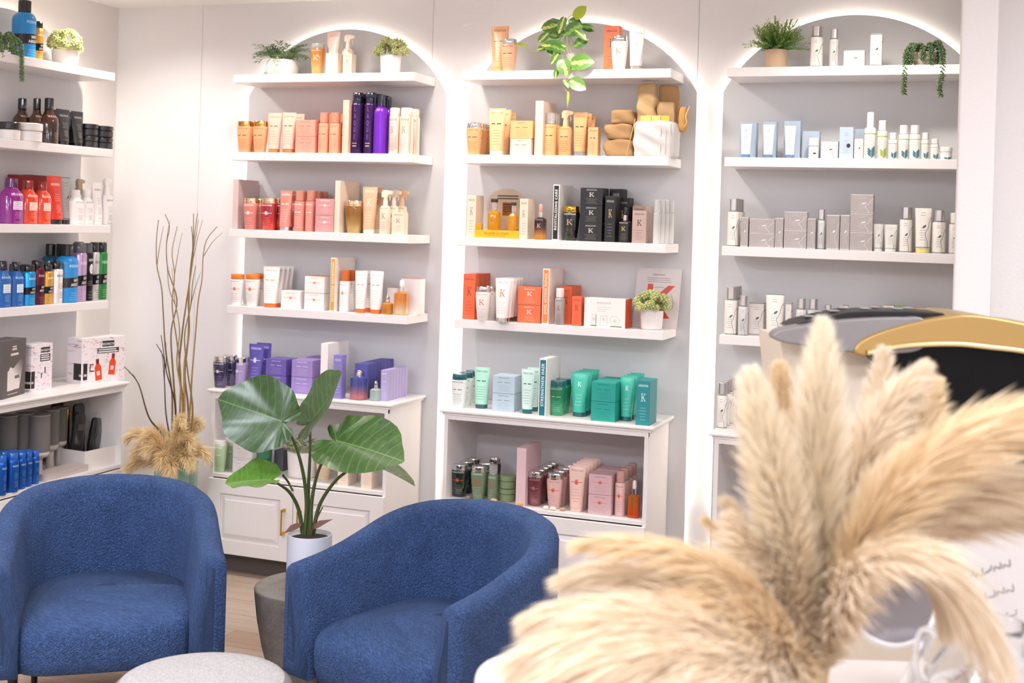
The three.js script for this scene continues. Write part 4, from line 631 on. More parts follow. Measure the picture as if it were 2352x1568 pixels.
{ // boxes on the side wall counter
  const dark = thing('gift_box', 'dark grey carton with pale bottle picture, side wall counter', 'box', [-1.538, H[5], 1.111], 1.84);
  part('carton', fullUV(box(.222, .262, .1, 0, .131, 0)), std(0xffffff, .45, { map: print(256, 300, (x, w, h) => { x.fillStyle = '#5a5452'; x.fillRect(0, 0, w, h); x.fillStyle = '#e8dcd4'; x.fillRect(108, 32, 44, 7); x.fillRect(104, 44, 50, 10); x.fillRect(90, 70, 84, 12); const g = x.createLinearGradient(150, 200, 230, 120); g.addColorStop(0, '#efe6e0'); g.addColorStop(1, '#5a5452'); x.fillStyle = g; x.beginPath(); x.moveTo(60, 262); x.lineTo(60, 170); x.lineTo(86, 140); x.lineTo(120, 150); x.lineTo(240, 90); x.lineTo(190, 262); x.fill(); x.fillStyle = '#efe8e4'; x.fillRect(58, 160, 60, 104); x.fillStyle = '#6b6360'; x.fillRect(138, 190, 50, 16); x.fillStyle = '#d8ccc6'; x.fillRect(64, 280, 110, 4); }) }), dark);
  const art = (big) => print(big ? 320 : 200, big ? 272 : 300, (x, w, h) => {
    const R = rnd(big ? 5 : 6); x.fillStyle = '#f6ecee'; x.fillRect(0, 0, w, h);
    for (let i = 0; i < 170; i++) { x.strokeStyle = big ? ['#e0604e', '#3a3234', '#d98a86', '#c94a40'][i % 4] : ['#b9a0d4', '#3a3234', '#d9a0c0', '#8a78b0'][i % 4]; x.globalAlpha = .25 + R() * .35; x.lineWidth = 1 + R() * 2.5; const a = R() * w, b = R() * h; x.beginPath(); x.moveTo(a, b); x.bezierCurveTo(a + R() * 24 - 12, b + R() * 20, a + R() * 30, b - R() * 16, a + R() * 30 - 10, b + R() * 14); x.stroke(); }
    x.globalAlpha = 1; x.fillStyle = '#1b191a'; const m = big ? w * .6 : w * .66;
    x.fillRect(m - 44, 22, 88, 34); x.fillRect(m - (big ? 80 : 48), 66, big ? 160 : 96, big ? 30 : 46); x.fillStyle = '#fff'; x.font = 'bold 20px serif'; x.fillText('REDKEN', m, 40); x.fillRect(m - (big ? 70 : 40), 72, big ? 130 : 76, 6); x.fillRect(m - (big ? 74 : 40), 84, big ? 146 : 80, 7); if (!big) x.fillRect(m - 40, 98, 80, 7);
    x.fillStyle = '#2a2628'; x.fillRect(big ? 14 : 4, big ? 150 : 170, big ? 30 : 34, big ? 100 : 110); x.fillStyle = '#c9c4c4'; x.fillRect(big ? 20 : 8, big ? 214 : 236, 20, 14);
    if (big) { x.lineWidth = 7; x.strokeStyle = '#2a2628'; x.strokeRect(64, 160, 60, 40); for (const [cx, cy, r] of [[122, 196, -.12], [226, 170, .1]]) { x.save(); x.translate(cx, cy); x.rotate(r); x.fillStyle = '#fbe9e0'; x.fillRect(-29, -72, 58, 140); x.fillStyle = '#e64a22'; x.beginPath(); x.moveTo(-24, 62); x.lineTo(-24, -18); x.lineTo(-10, -40); x.lineTo(10, -40); x.lineTo(24, -18); x.lineTo(24, 62); x.fill(); x.fillStyle = '#7a2030'; x.fillRect(-11, -68, 22, 30); x.fillStyle = '#f6d4c4'; x.fillRect(-12, 6, 24, 26); x.restore(); } }
    else { x.fillStyle = '#1f1c1e'; x.fillRect(128, 150, 10, 40); x.fillRect(96, 186, 9, 34); }
  });
  const sm = thing('gift_box', 'narrow pink and lilac scribbled carton beside dark one', 'box', [-1.567, H[5], .872], Math.PI / 2); part('carton', fullUV(box(.145, .222, .08, 0, .111, 0)), std(0xffffff, .4, { map: art(false) }), sm);
  const bg = thing('gift_box', 'wide pink scribbled carton with two red bottles printed', 'box', [-1.54, H[5], .458], 1.35); part('carton', fullUV(box(.27, .226, .11, 0, .113, 0)), std(0xffffff, .4, { map: art(true) }), bg);
}
{ // hair tools in the side wall niche
  const y = H[6], mats = { barrel: std(0x8a8682, .6, { metalness: .3, bumpMap: scaled(terry, 6), bumpScale: .002 }), pale: std(0xc9bfb9, .5), ring: std(0xa9a29d, .35) };
  [[1.021, 0.200], [0.914, 0.200], [0.888, 0.270], [0.716, 0.190], [0.615, 0.160]].forEach(([z, o], i) => { const r = [.044, .044, .049, .040, .036][i], w = ['first', 'second', 'third, frontmost', 'fourth', 'fifth'][i];
    const b = thing('round_brush', `grey round thermal hair brush standing handle down, ${w}`, 'hair brush', [-1.785 + o, y, z]);
    part('handle', lathe([[0, .0], [.016, .0], [.02, .03], [.017, .07], [.019, .1], [0, .1]], 18), mats.pale, b); part('collar', lathe([[0, .098], [r * .8, .1], [r * .98, .112], [r * .98, .128], [0, .128]], 24), mats.pale, b);
    part('barrel', lathe([[r, .128], [r * 1.01, .20], [r * .98, .305 - i * .004], [r * .9, .31 - i * .004], [0, .308 - i * .004]], 28), mats.barrel, b); part('rim', new THREE.TorusGeometry(r * .95, .0025, 6, 28).rotateX(Math.PI / 2).translate(0, .308 - i * .004, 0), mats.ring, b);
  });
  const g = thing('curling_tool', 'slim black and gold styling tool beside grey brushes', 'hair tool', [-1.785 + .14, y, .535]); part('handle', lathe([[0, 0], [.022, .004], [.024, .06], [.02, .1], [0, .1]], 16), std(0x4a3020, .5), g); part('barrel', lathe([[.012, .1], [.013, .2], [.013, .27], [0, .275]], 16), brassMat, g);
  const d = thing('hair_dryer', 'dark hair tool standing behind the gold styling tool', 'hair tool', [-1.785 + .1, y, .565]); part('body', lathe([[0, 0], [.03, .01], [.034, .15], [.03, .3], [.02, .31], [0, .31]], 18), std(0x1a1819, .5), d);
  const m = thing('flat_carton', 'flat marble patterned carton lying before the brushes', 'box', [-1.785 + .31, y, .79], Math.PI / 2); part('carton', fullUV(box(.30, .03, .10, 0, .015, 0)), std(0xffffff, .4, { map: print(256, 64, (x, w, h) => { const R = rnd(8); x.fillStyle = '#cdbfb9'; x.fillRect(0, 0, w, h); for (let i = 0; i < 22; i++) { x.strokeStyle = `rgba(96,84,80,${.12 + R() * .2})`; x.lineWidth = 1 + R() * 2; x.beginPath(); let a = R() * w, b = R() * h; x.moveTo(a, b); for (let k = 0; k < 4; k++) x.lineTo(a += R() * 50 - 10, b += R() * 22 - 11); x.stroke(); } }) }), m);
  const t = thing('display_tray', 'white open tray holding black packets in the niche', 'tray', [-1.785 + .245, y, .503], Math.PI / 2 - .08); const tr = [box(.25, .09, .003, 0, .045, .1), box(.25, .09, .003, 0, .045, -.1), box(.003, .09, .2, -.125, .045, 0), box(.003, .09, .2, .125, .045, 0), box(.25, .003, .2, 0, .0015, 0)]; part('walls', tr, std(0xf0e8e4, .5), t);
  [[-.06, -.02, .26, .1, 'largest'], [-.02, -.05, .3, -.02, 'tallest'], [.05, .0, .22, .16, 'shorter']].forEach(([x, z, h, r, w], i) => { const p = thing('tool_packet', `black packet standing in the white tray, ${w} of three`, 'packet', [-1.54 + z * .9, y + .004, .503 - x], Math.PI / 2 - .08); part('pouch', lumpy(.075, h, .024, 80 + i, 6, .002).rotateZ(-r).translate(0, h / 2, 0), phys(0x201e20, .25, { clearcoat: .4 }), p); part('label', box(.05, .03, .001, 0, h * .72, .0135).rotateZ(-r * .6), std(0x4a4848, .4), p); });
  const cb = thing('clear_bag', 'clear plastic bag of small black tools in the tray', 'bag', [-1.545, y + .004, .43], Math.PI / 2); part('film', lumpy(.06, .25, .04, 91, 3, .006, 6).translate(0, .125, 0), phys(0xffffff, .08, { transmission: .92, thickness: 0 }), cb); part('tools', [box(.012, .16, .012, -.008, .09, 0, .003), box(.014, .12, .01, .012, .07, .004, .003)], std(0x151416, .4), cb);
}
{ // seashells and pebbles in the middle niche
  const spots = [[.60, .345, 0xd8b48a], [.735, .36, 0xd2a878], [.86, .365, 0xf4e6d6], [.895, .372, 0xf6ece0], [.935, .36, 0xcaa27a], [.47, .33, 0x9a8a66]];
  spots.forEach(([x, z, c], i) => { const m = mesh('seashell', lumpy(.034, .018, .026, 130 + i, 2.2, .003).rotateY(i), std(c, .5)); m.position.set(x, H[6] + .008, z); tag(m, `small ${['tan', 'tan', 'white', 'white', 'brown', 'olive'][i]} seashell lying before ${['the plum bottles', 'the pink bottles', 'pale pink tube, first', 'pale pink tube, second', 'the mauve cartons', 'the green bottles'][i]}`, 'shell'); });
}

// ---------------------------------------------------------------- small plants
const leafMat = (extra = {}) => phys(0xffffff, .5, { vertexColors: true, side: THREE.DoubleSide, transmission: .12, thickness: 0, ...extra });
const foliageMat = leafMat();
// flat folded leaf blade as triangles: base, direction, length, width
function blade(list, p, dir, up, L, W, c) {
  const side = dir.clone().cross(up).normalize(), n = side.clone().cross(dir).normalize(), a = p.clone(), m = p.clone().addScaledVector(dir, L * .45), t = p.clone().addScaledVector(dir, L).addScaledVector(n, -L * .12);
  const l = m.clone().addScaledVector(side, W / 2).addScaledVector(n, W * .12), r = m.clone().addScaledVector(side, -W / 2).addScaledVector(n, W * .12);
  for (const q of [a, l, m, m, l, t, a, m, r, m, t, r]) { list.pos.push(q.x, q.y, q.z); list.col.push(c.r, c.g, c.b); }
}
function bladesGeometry(l) { const g = new THREE.BufferGeometry(); g.setAttribute('position', new THREE.Float32BufferAttribute(l.pos, 3)); g.setAttribute('color', new THREE.Float32BufferAttribute(l.col, 3)); g.computeVertexNormals(); g.setAttribute('uv', new THREE.BufferAttribute(new Float32Array((l.pos.length / 3) * 2), 2)); return g; }
const potMat = std(0xf3ede9, .45), beigePot = std(0xd7b697, .6), soilMat = std(0x2e241d, .95);
function rosettePlant(seed, R0) {
  const R = rnd(seed), out = [], leaf = new THREE.OctahedronGeometry(1, 1);
  for (let i = 0; i < 52; i++) {
    const th = R() * 6.28, ph = Math.acos(1 - R() * 1.15), c = V(Math.sin(ph) * Math.cos(th) * R0, Math.cos(ph) * R0 * .8 + R0 * .1, Math.sin(ph) * Math.sin(th) * R0 * .8), s = R0 * (.2 + R() * .06);
    for (let k = 0; k < 15; k++) { const y = 1 - (k + .5) * 2 / 15, a = k * 2.4, d = V(Math.sqrt(1 - y * y) * Math.cos(a), y, Math.sqrt(1 - y * y) * Math.sin(a)); const g = leaf.clone().scale(s * .28, s * .28, s * .5).applyQuaternion(new THREE.Quaternion().setFromUnitVectors(V(0, 0, 1), d)).translate(c.x + d.x * s * .62, c.y + d.y * s * .62, c.z + d.z * s * .62); const t = R(); out.push(paint(g, new THREE.Color().setRGB(lerp(.44, .74, t), lerp(.50, .74, t), lerp(.18, .34, t)))); }
  }
  return merge(out);
}
const rosettes = rosettePlant(17, .072);
function succulent(pos, label, potR, potH, turn, scale) {
  const t = thing('potted_succulent', label, 'plant', pos, turn);
  part('pot', lathe([[0, 0], [potR * .84, 0], [potR * .9, .004], [potR, potH], [potR * .92, potH], [potR * .9, potH - .01], [0, potH - .012]], 36), potMat, t);
  const f = part('foliage', rosettes, foliageMat, t); f.position.y = potH + .012; f.scale.setScalar(scale); f.userData.kind = 'stuff';
  return t;
}
succulent([-.074, H[1], .17], 'yellow green succulent in white pot, top shelf of corner arch', .052, .09, 0, 1.05);
succulent([1.272, H[4], .175], 'yellow green succulent in white pot before the poster', .053, .085, .9, 1.08);
succulent([-1.785 + .16, H[1], .655], 'yellow green succulent in white pot on side wall', .066, .08, 2.1, 1.25);
{
  const t = thing('potted_fern', 'leafy green fern in round white pot, top shelf', 'plant', [-.688, H[1], .16]), R = rnd(31);
  part('pot', lathe([[0, 0], [.06, 0], [.078, .015], [.084, .045], [.074, .075], [.06, .082], [.055, .078], [0, .074]], 40), potMat, t);
  const l = { pos: [], col: [] }, st = [];
  for (let i = 0; i < 46; i++) {
    const a = R() * 6.28, e = .5 + R() * .95, len = .075 + R() * .075, p = V(Math.cos(a) * .03, .078, Math.sin(a) * .025), pts = [p.clone()];
    for (let k = 1; k <= 6; k++) { const u = k / 6; p.add(V(Math.cos(a) * Math.cos(e - u * 1.3) * len / 6, Math.sin(e - u * 1.25 + .12) * len / 6, Math.sin(a) * .75 * Math.cos(e - u * 1.3) * len / 6)); pts.push(p.clone()); const d = pts[k].clone().sub(pts[k - 1]).normalize(); for (const s of [-1, 1]) { const dd = d.clone().add(V(-Math.sin(a) * s * .9, .25, Math.cos(a) * s * .9)).normalize(), q = R(); blade(l, p, dd, V(0, 1, 0), .028 + R() * .016, .009 + R() * .004, new THREE.Color().setRGB(lerp(.10, .36, q), lerp(.23, .48, q), lerp(.11, .26, q))); } }
    st.push(tube(pts, .0012, .0006, 4, 6));
  }
  const f = part('foliage', bladesGeometry(l), foliageMat, t); f.userData.kind = 'stuff'; part('stems', st, std(0x6f7a3e, .7), t).userData.kind = 'stuff';
}
{
  const t = thing('potted_bush', 'bristly green bush in beige pot, pillar arch', 'plant', [1.794, H[1], .17]), R = rnd(33);
  part('pot', lathe([[0, 0], [.042, 0], [.046, .004], [.047, .082], [.042, .082], [.041, .075], [0, .073]], 32), beigePot, t);
  const l = { pos: [], col: [] };
  for (let i = 0; i < 150; i++) {
    const a = R() * 6.28, e = .15 + R() ** .7 * 1.25, len = .075 + R() * .075, d = V(Math.cos(a) * Math.cos(e), Math.sin(e), Math.sin(a) * Math.cos(e) * .8);
    for (let k = 2; k <= 14; k++) { const u = k / 14, p = V(0, .078, 0).addScaledVector(d, len * u).add(V(Math.cos(a) * .022, 0, Math.sin(a) * .02)); p.y -= (1 - e / 1.5) * len * u * u * .3; const q = u * .8 + R() * .2, g = R() * 6.28; for (let s = 0; s < 2; s++) blade(l, p, d.clone().multiplyScalar(.8).add(V(Math.cos(g + s * 3.14) * .6, .1, Math.sin(g + s * 3.14) * .6)).normalize(), V(0, 1, .01), .018, .0058, new THREE.Color().setRGB(lerp(.06, .42, q * q), lerp(.14, .50, q), lerp(.04, .10, q))); }
  }
  part('foliage', bladesGeometry(l), foliageMat, t).userData.kind = 'stuff';
}
function trailing(pos, label, turn, strands, seed, dark) {
  const t = thing('trailing_plant', label, 'plant', pos, turn), R = rnd(seed), bead = new THREE.OctahedronGeometry(1, 1), out = [];
  part('pot', lathe([[0, 0], [.042, 0], [.05, .06], [.045, .06], [.043, .055], [0, .053]], 28), std(0xcdbfae, .6), t);
  for (const [dx, dz, drop, reach] of strands) {
    const J = () => (R() - .5) * .014, c = new THREE.CatmullRomCurve3([V(dx * .3, .058, dz * .3), V(dx * .8 + J(), .096 + J() * 1.6, dz * .8), V(dx * reach + J(), .066 + J(), dz + .01), V(dx * reach * 1.05 + J(), .02 - drop * .3, dz + .02), V(dx * reach * 1.02 + J(), -drop * .7, dz + .022), V(dx * reach * 1.02 + J(), -drop, dz + .02)]), n = Math.round(c.getLength() / .0062);
    for (let k = 0; k < n; k++) { const p = c.getPointAt(k / n); for (let s = 0; s < 3; s++) { const a = k * 1.3 + s * 2.1, d = V(Math.cos(a), -.35, Math.sin(a)).normalize(), q = R(); out.push(paint(bead.clone().scale(.0034, .0034, .0066 + R() * .003).applyQuaternion(new THREE.Quaternion().setFromUnitVectors(V(0, 0, 1), d)).translate(p.x + d.x * .007, p.y + d.y * .007, p.z + d.z * .007), new THREE.Color().setRGB(lerp(.07, .18, q) * dark, lerp(.13, .27, q) * dark, lerp(.055, .11, q) * dark))); } }
  }
  part('foliage', merge(out), foliageMat, t).userData.kind = 'stuff';
}
trailing([2.412, H[1], .165], 'dark green trailing plant hanging over shelf beside pillar', 0, [[-.06, .06, .125, 1.15], [.062, .06, .135, 1.1], [-.035, .065, -.012, 1.2], [.03, .065, -.01, 1.1], [.0, .05, -.03, 1], [-.055, .0, -.02, 1], [.055, -.01, -.02, 1], [-.02, -.04, -.03, 1], [.05, .04, .01, 1.3], [-.06, .045, .03, 1.1]], 71, 1.05);
trailing([-1.785 + .16, H[1], 1.135], 'green trailing plant hanging over the side wall shelf', Math.PI / 2, [[.075, .075, .12, 1.0], [.04, .07, .0, 1], [.06, .02, -.03, 1.1], [-.04, .06, .02, 1], [-.06, .0, -.03, 1], [.0, .05, -.03, 1], [.02, .07, -.01, 1]], 72, 1.6);
{
  const t = thing('flower_pot', 'small yellow green flowers in white pot in corner niche', 'plant', [-.45, H[6], .25]), R = rnd(36);
  part('pot', lathe([[0, 0], [.062, 0], [.07, .004], [.078, .125], [.072, .125], [.07, .115], [0, .112]], 36), potMat, t);
  const l = { pos: [], col: [] }; for (let i = 0; i < 240; i++) { const a = R() * 6.28, r = .09 * Math.sqrt(R()), p = V(Math.cos(a) * r, .125 + R() * .065 * (1 - r * 5), Math.sin(a) * r), q = R(); blade(l, p, V(R() - .5, R() * .8, R() - .2).normalize(), V(0, 1, .1), .022, .013, q < .45 ? new THREE.Color().setRGB(.62, .6, .2) : new THREE.Color().setRGB(lerp(.08, .3, R()), lerp(.2, .4, R()), .08)); }
  part('foliage', bladesGeometry(l), foliageMat, t).userData.kind = 'stuff';
}
// ---------------------------------------------------------------- broad leaves
// heart-shaped blade between base and tip; nrm = the way its face looks
function heartLeaf(base, tip, nrm, W, o = {}) {
  const { lobe = .22, fold = .18, curl = .12, wave = 0, ns = 12, nt = 48 } = o, B = V(...base), T = V(...tip), dir = T.clone().sub(B), L = dir.length(); dir.normalize();
  const N = nrm.clone().addScaledVector(dir, -nrm.dot(dir)).normalize(), S = dir.clone().cross(N).normalize(), pos = [], uv = [], idx = [];
  const c0 = L * (1 - lobe) / 2, A = L * (1 + lobe) / 2, hw = W / 2;
  for (let i = 0; i <= ns; i++) for (let j = 0; j <= nt; j++) {
    const th = (j / nt * 2 - 1) * 3.1, ca = Math.cos(th), sa = Math.sin(th), q = ca * ca / (A * A) + sa * sa / (hw * hw), e = ca * c0 / (A * A), a = Math.abs(th);
    let r = (e + Math.sqrt(Math.max(0, e * e - q * (c0 * c0 / (A * A) - 1)))) / q;
    r *= (.9 + .1 * Math.exp(-((a / .16) ** 2))); r *= 1 - .8 * smooth((a - 2.6) / .5); r *= 1 + wave * 2.2 * Math.sin(th * 9);
    r *= i / ns; const al = r * ca, c = r * sa, z = fold * Math.abs(c) - curl * L * Math.max(0, al / L) ** 2 - .25 * fold * c * c / W + wave * W * 2.2 * Math.sin(th * 7 + 1) * (i / ns) ** 2 - .35 * curl * Math.max(0, -al);
    const p = B.clone().addScaledVector(dir, al).addScaledVector(S, c).addScaledVector(N, z); pos.push(p.x, p.y, p.z); uv.push(.5 + c / W * .98, (al / L + lobe) / (1 + lobe));
  }
  for (let i = 0; i < ns; i++) for (let j = 0; j < nt; j++) { const a = i * (nt + 1) + j, b = a + nt + 1; if (i) idx.push(a, a + 1, b); idx.push(b, a + 1, b + 1); }
  const g = new THREE.BufferGeometry(); g.setAttribute('position', new THREE.Float32BufferAttribute(pos, 3)); g.setAttribute('uv', new THREE.Float32BufferAttribute(uv, 2)); g.setIndex(idx); g.computeVertexNormals(); return g;
}
function leafTexture(base, vein, mid, seed, variegated) {
  return print(256, 256, (x, w, h) => { const R = rnd(seed); x.fillStyle = base; x.fillRect(0, 0, w, h);
    if (variegated) { x.fillStyle = vein; x.beginPath(); x.moveTo(128, 256); for (let i = 0; i <= 10; i++) x.lineTo(128 - (14 + R() * 46 * Math.sin(i / 10 * 3.1)), 256 - i * 25); for (let i = 10; i >= 0; i--) x.lineTo(128 + (14 + R() * 46 * Math.sin(i / 10 * 3.1)), 256 - i * 25); x.fill(); x.strokeStyle = base; for (let i = 0; i < 26; i++) { x.lineWidth = 1 + R() * 5; const y = R() * 256; x.beginPath(); x.moveTo(128, y); x.lineTo(128 + (R() < .5 ? -1 : 1) * 80, y - 50); x.stroke(); } }
    else { for (let i = 0; i < 500; i++) { x.fillStyle = R() < .5 ? 'rgba(20,40,10,.07)' : 'rgba(150,180,110,.06)'; x.fillRect(R() * 256, R() * 256, 6 + R() * 26, 3 + R() * 9); }
      x.strokeStyle = mid; x.lineWidth = 3.5; x.beginPath(); x.moveTo(128, 198); x.lineTo(128, 0); x.stroke(); x.lineWidth = 1.5; x.globalAlpha = .75; for (let i = 0; i < 8; i++) { const y = 196 - i * 24; for (const s of [-1, 1]) { x.beginPath(); x.moveTo(128, y); x.quadraticCurveTo(128 + s * 60, y - 2, 128 + s * 128, y - 44); x.stroke(); } } for (const s of [-1, 1]) for (const k of [.1, .5, .9]) { x.beginPath(); x.moveTo(128, 198); x.quadraticCurveTo(128 + s * 50 * k, 214, 128 + s * 118 * k, 256 - 40 * k * k); x.stroke(); } } });
}
{ // pothos on the top shelf of the middle arch
  const t = thing('trailing_pothos', 'variegated green and yellow pothos trailing from the top shelf', 'plant', [.86, H[1], .14]), PO = V(.86, H[1], .14), rel = (p) => V(...p).sub(PO);
  const mats = { v: phys(0xffffff, .4, { map: leafTexture('#55882c', '#e0dc7c', '', 51, true), side: THREE.DoubleSide, clearcoat: .2, transmission: .1, thickness: 0 }), d: phys(0xffffff, .35, { map: leafTexture('#44762a', '#86a848', '', 52, true), side: THREE.DoubleSide, clearcoat: .25 }), l: phys(0xb7c93c, .45, { side: THREE.DoubleSide, transmission: .2, thickness: 0 }) };
  part('pot', lathe([[0, 0], [.032, 0], [.04, .085], [.036, .085], [0, .075]], 28), potMat, t);
  const Q = [[[0.883, 2.721, 0.220], [0.936, 2.767, 0.232], 0.041, 'l'],
    [[0.835, 2.711, 0.240], [0.813, 2.640, 0.252], 0.029, 'v'],
    [[0.880, 2.693, 0.200], [0.845, 2.708, 0.212], 0.035, 'v'],
    [[0.803, 2.691, 0.200], [0.710, 2.675, 0.212], 0.048, 'v'],
    [[0.909, 2.680, 0.235], [0.841, 2.633, 0.247], 0.048, 'd'],
    [[0.901, 2.679, 0.200], [0.971, 2.675, 0.212], 0.022, 'd'],
    [[0.912, 2.672, 0.180], [0.968, 2.658, 0.192], 0.014, 'd'],
    [[0.894, 2.656, 0.240], [0.950, 2.610, 0.252], 0.026, 'v'],
    [[0.937, 2.619, 0.220], [0.876, 2.579, 0.232], 0.035, 'd'],
    [[0.751, 2.646, 0.220], [0.707, 2.605, 0.232], 0.029, 'v'],
    [[0.801, 2.637, 0.210], [0.748, 2.646, 0.222], 0.030, 'd'],
    [[0.837, 2.582, 0.240], [0.725, 2.596, 0.252], 0.043, 'v'],
    [[0.756, 2.585, 0.230], [0.703, 2.571, 0.242], 0.022, 'v'],
    [[0.781, 2.585, 0.250], [0.850, 2.562, 0.262], 0.032, 'd'],
    [[0.764, 2.578, 0.230], [0.779, 2.543, 0.242], 0.022, 'd'],
    [[0.817, 2.551, 0.250], [0.784, 2.500, 0.262], 0.026, 'v'],
    [[0.844, 2.515, 0.265], [0.867, 2.445, 0.277], 0.053, 'v'],
    [[0.892, 2.505, 0.265], [0.995, 2.508, 0.277], 0.061, 'v'],
    [[0.815, 2.480, 0.260], [0.810, 2.434, 0.272], 0.019, 'v'],
    [[0.890, 2.422, 0.270], [0.962, 2.382, 0.282], 0.048, 'v'],
    [[0.853, 2.426, 0.265], [0.893, 2.385, 0.277], 0.020, 'v'],
    [[0.635, 2.598, 0.200], [0.600, 2.607, 0.212], 0.015, 'l'],
    [[0.874, 2.369, 0.265], [0.877, 2.297, 0.277], 0.010, 'l'],
    [[0.825, 2.641, 0.220], [0.800, 2.660, 0.232], 0.032, 'd'],
    [[0.859, 2.706, 0.180], [0.905, 2.693, 0.192], 0.029, 'd'],
    [[0.768, 2.700, 0.170], [0.740, 2.709, 0.182], 0.035, 'd']];
  const R = rnd(55); for (const [b, tp, w, k] of Q) part('leaf', heartLeaf(rel(b).toArray(), rel(tp).toArray(), V(.35 + R() * .2 - .1, .12 + R() * .3 - .1, 1), w * 1.5, { lobe: .16, fold: .16, curl: .1, ns: 6, nt: 24 }), mats[k], t);
  const vines = [[[0.812, 2.652, 0.150], [0.834, 2.597, 0.200], [0.866, 2.543, 0.250], [0.889, 2.495, 0.265], [0.888, 2.442, 0.265], [0.862, 2.419, 0.268], [0.847, 2.397, 0.265], [0.876, 2.367, 0.265]], [[0.830, 2.645, 0.150], [0.852, 2.587, 0.200], [0.883, 2.536, 0.250], [0.892, 2.505, 0.263]], [[0.805, 2.652, 0.150], [0.771, 2.592, 0.200], [0.693, 2.567, 0.200], [0.658, 2.574, 0.200], [0.635, 2.596, 0.200]], [[0.816, 2.655, 0.150], [0.824, 2.697, 0.180], [0.847, 2.727, 0.200], [0.878, 2.733, 0.220]], [[0.823, 2.652, 0.150], [0.820, 2.604, 0.200], [0.843, 2.516, 0.262]], [[0.823, 2.655, 0.150], [0.890, 2.589, 0.200], [0.918, 2.569, 0.200], [0.933, 2.545, 0.200]]]; vines.forEach((v) => part('vine', tube(v.map(rel), .0019, .0012, 5, 16), std(0xb9b060, .6), t));
}

// ---------------------------------------------------------------- seats
const boucle = noiseTexture(512, 77, [[70, .45], [120, .6], [200, .35]], (v) => .5 + .5 * Math.tanh(v * 1.6));
const boucleTone = noiseTexture(512, 78, [[6, .25], [70, .5], [150, .5]], (v) => { const t = .5 + .5 * Math.tanh(v * 1.5); return [lerp(.155, .275, t), lerp(.25, .395, t), lerp(.415, .60, t)]; }, true);
const blueMat = phys(0xffffff, .92, { map: scaled(boucleTone, 3), bumpMap: scaled(boucle, 3), bumpScale: .006, sheen: .35, sheenRoughness: .5, sheenColor: new THREE.Color(0x7f9ccc) });
function gridGeometry(rows, closedV, caps) {   // rows of points -> surface with uv in metres
  const R = rows.length, C = rows[0].length, pos = [], uv = [], idx = []; let u = 0;
  const mid = Math.floor(C / 2);
  for (let i = 0; i < R; i++) { if (i) u += rows[i][mid].distanceTo(rows[i - 1][mid]); let v = 0; for (let j = 0; j <= (closedV ? C : C - 1); j++) { const p = rows[i][j % C]; if (j) v += p.distanceTo(rows[i][(j - 1) % C]); pos.push(p.x, p.y, p.z); uv.push(u, v); } }
  const W = closedV ? C + 1 : C; for (let i = 0; i + 1 < R; i++) for (let j = 0; j + 1 < W; j++) { const a = i * W + j, b = a + W; idx.push(a, a + 1, b, a + 1, b + 1, b); }
  if (caps) for (const [i, flip] of [[0, 1], [R - 1, 0]]) { const c = V(0, 0, 0); rows[i].forEach((p) => c.add(p)); c.divideScalar(C); const k = pos.length / 3; pos.push(c.x, c.y, c.z); uv.push(0, 0); for (let j = 0; j < C; j++) { const a = i * W + j, b = i * W + j + 1; flip ? idx.push(k, b, a) : idx.push(k, a, b); } }
  let g = new THREE.BufferGeometry(); g.setAttribute('position', new THREE.Float32BufferAttribute(pos, 3)); g.setAttribute('uv', new THREE.Float32BufferAttribute(uv, 2)); g.setIndex(idx);
  return toCreasedNormals(g, 1.5);
}
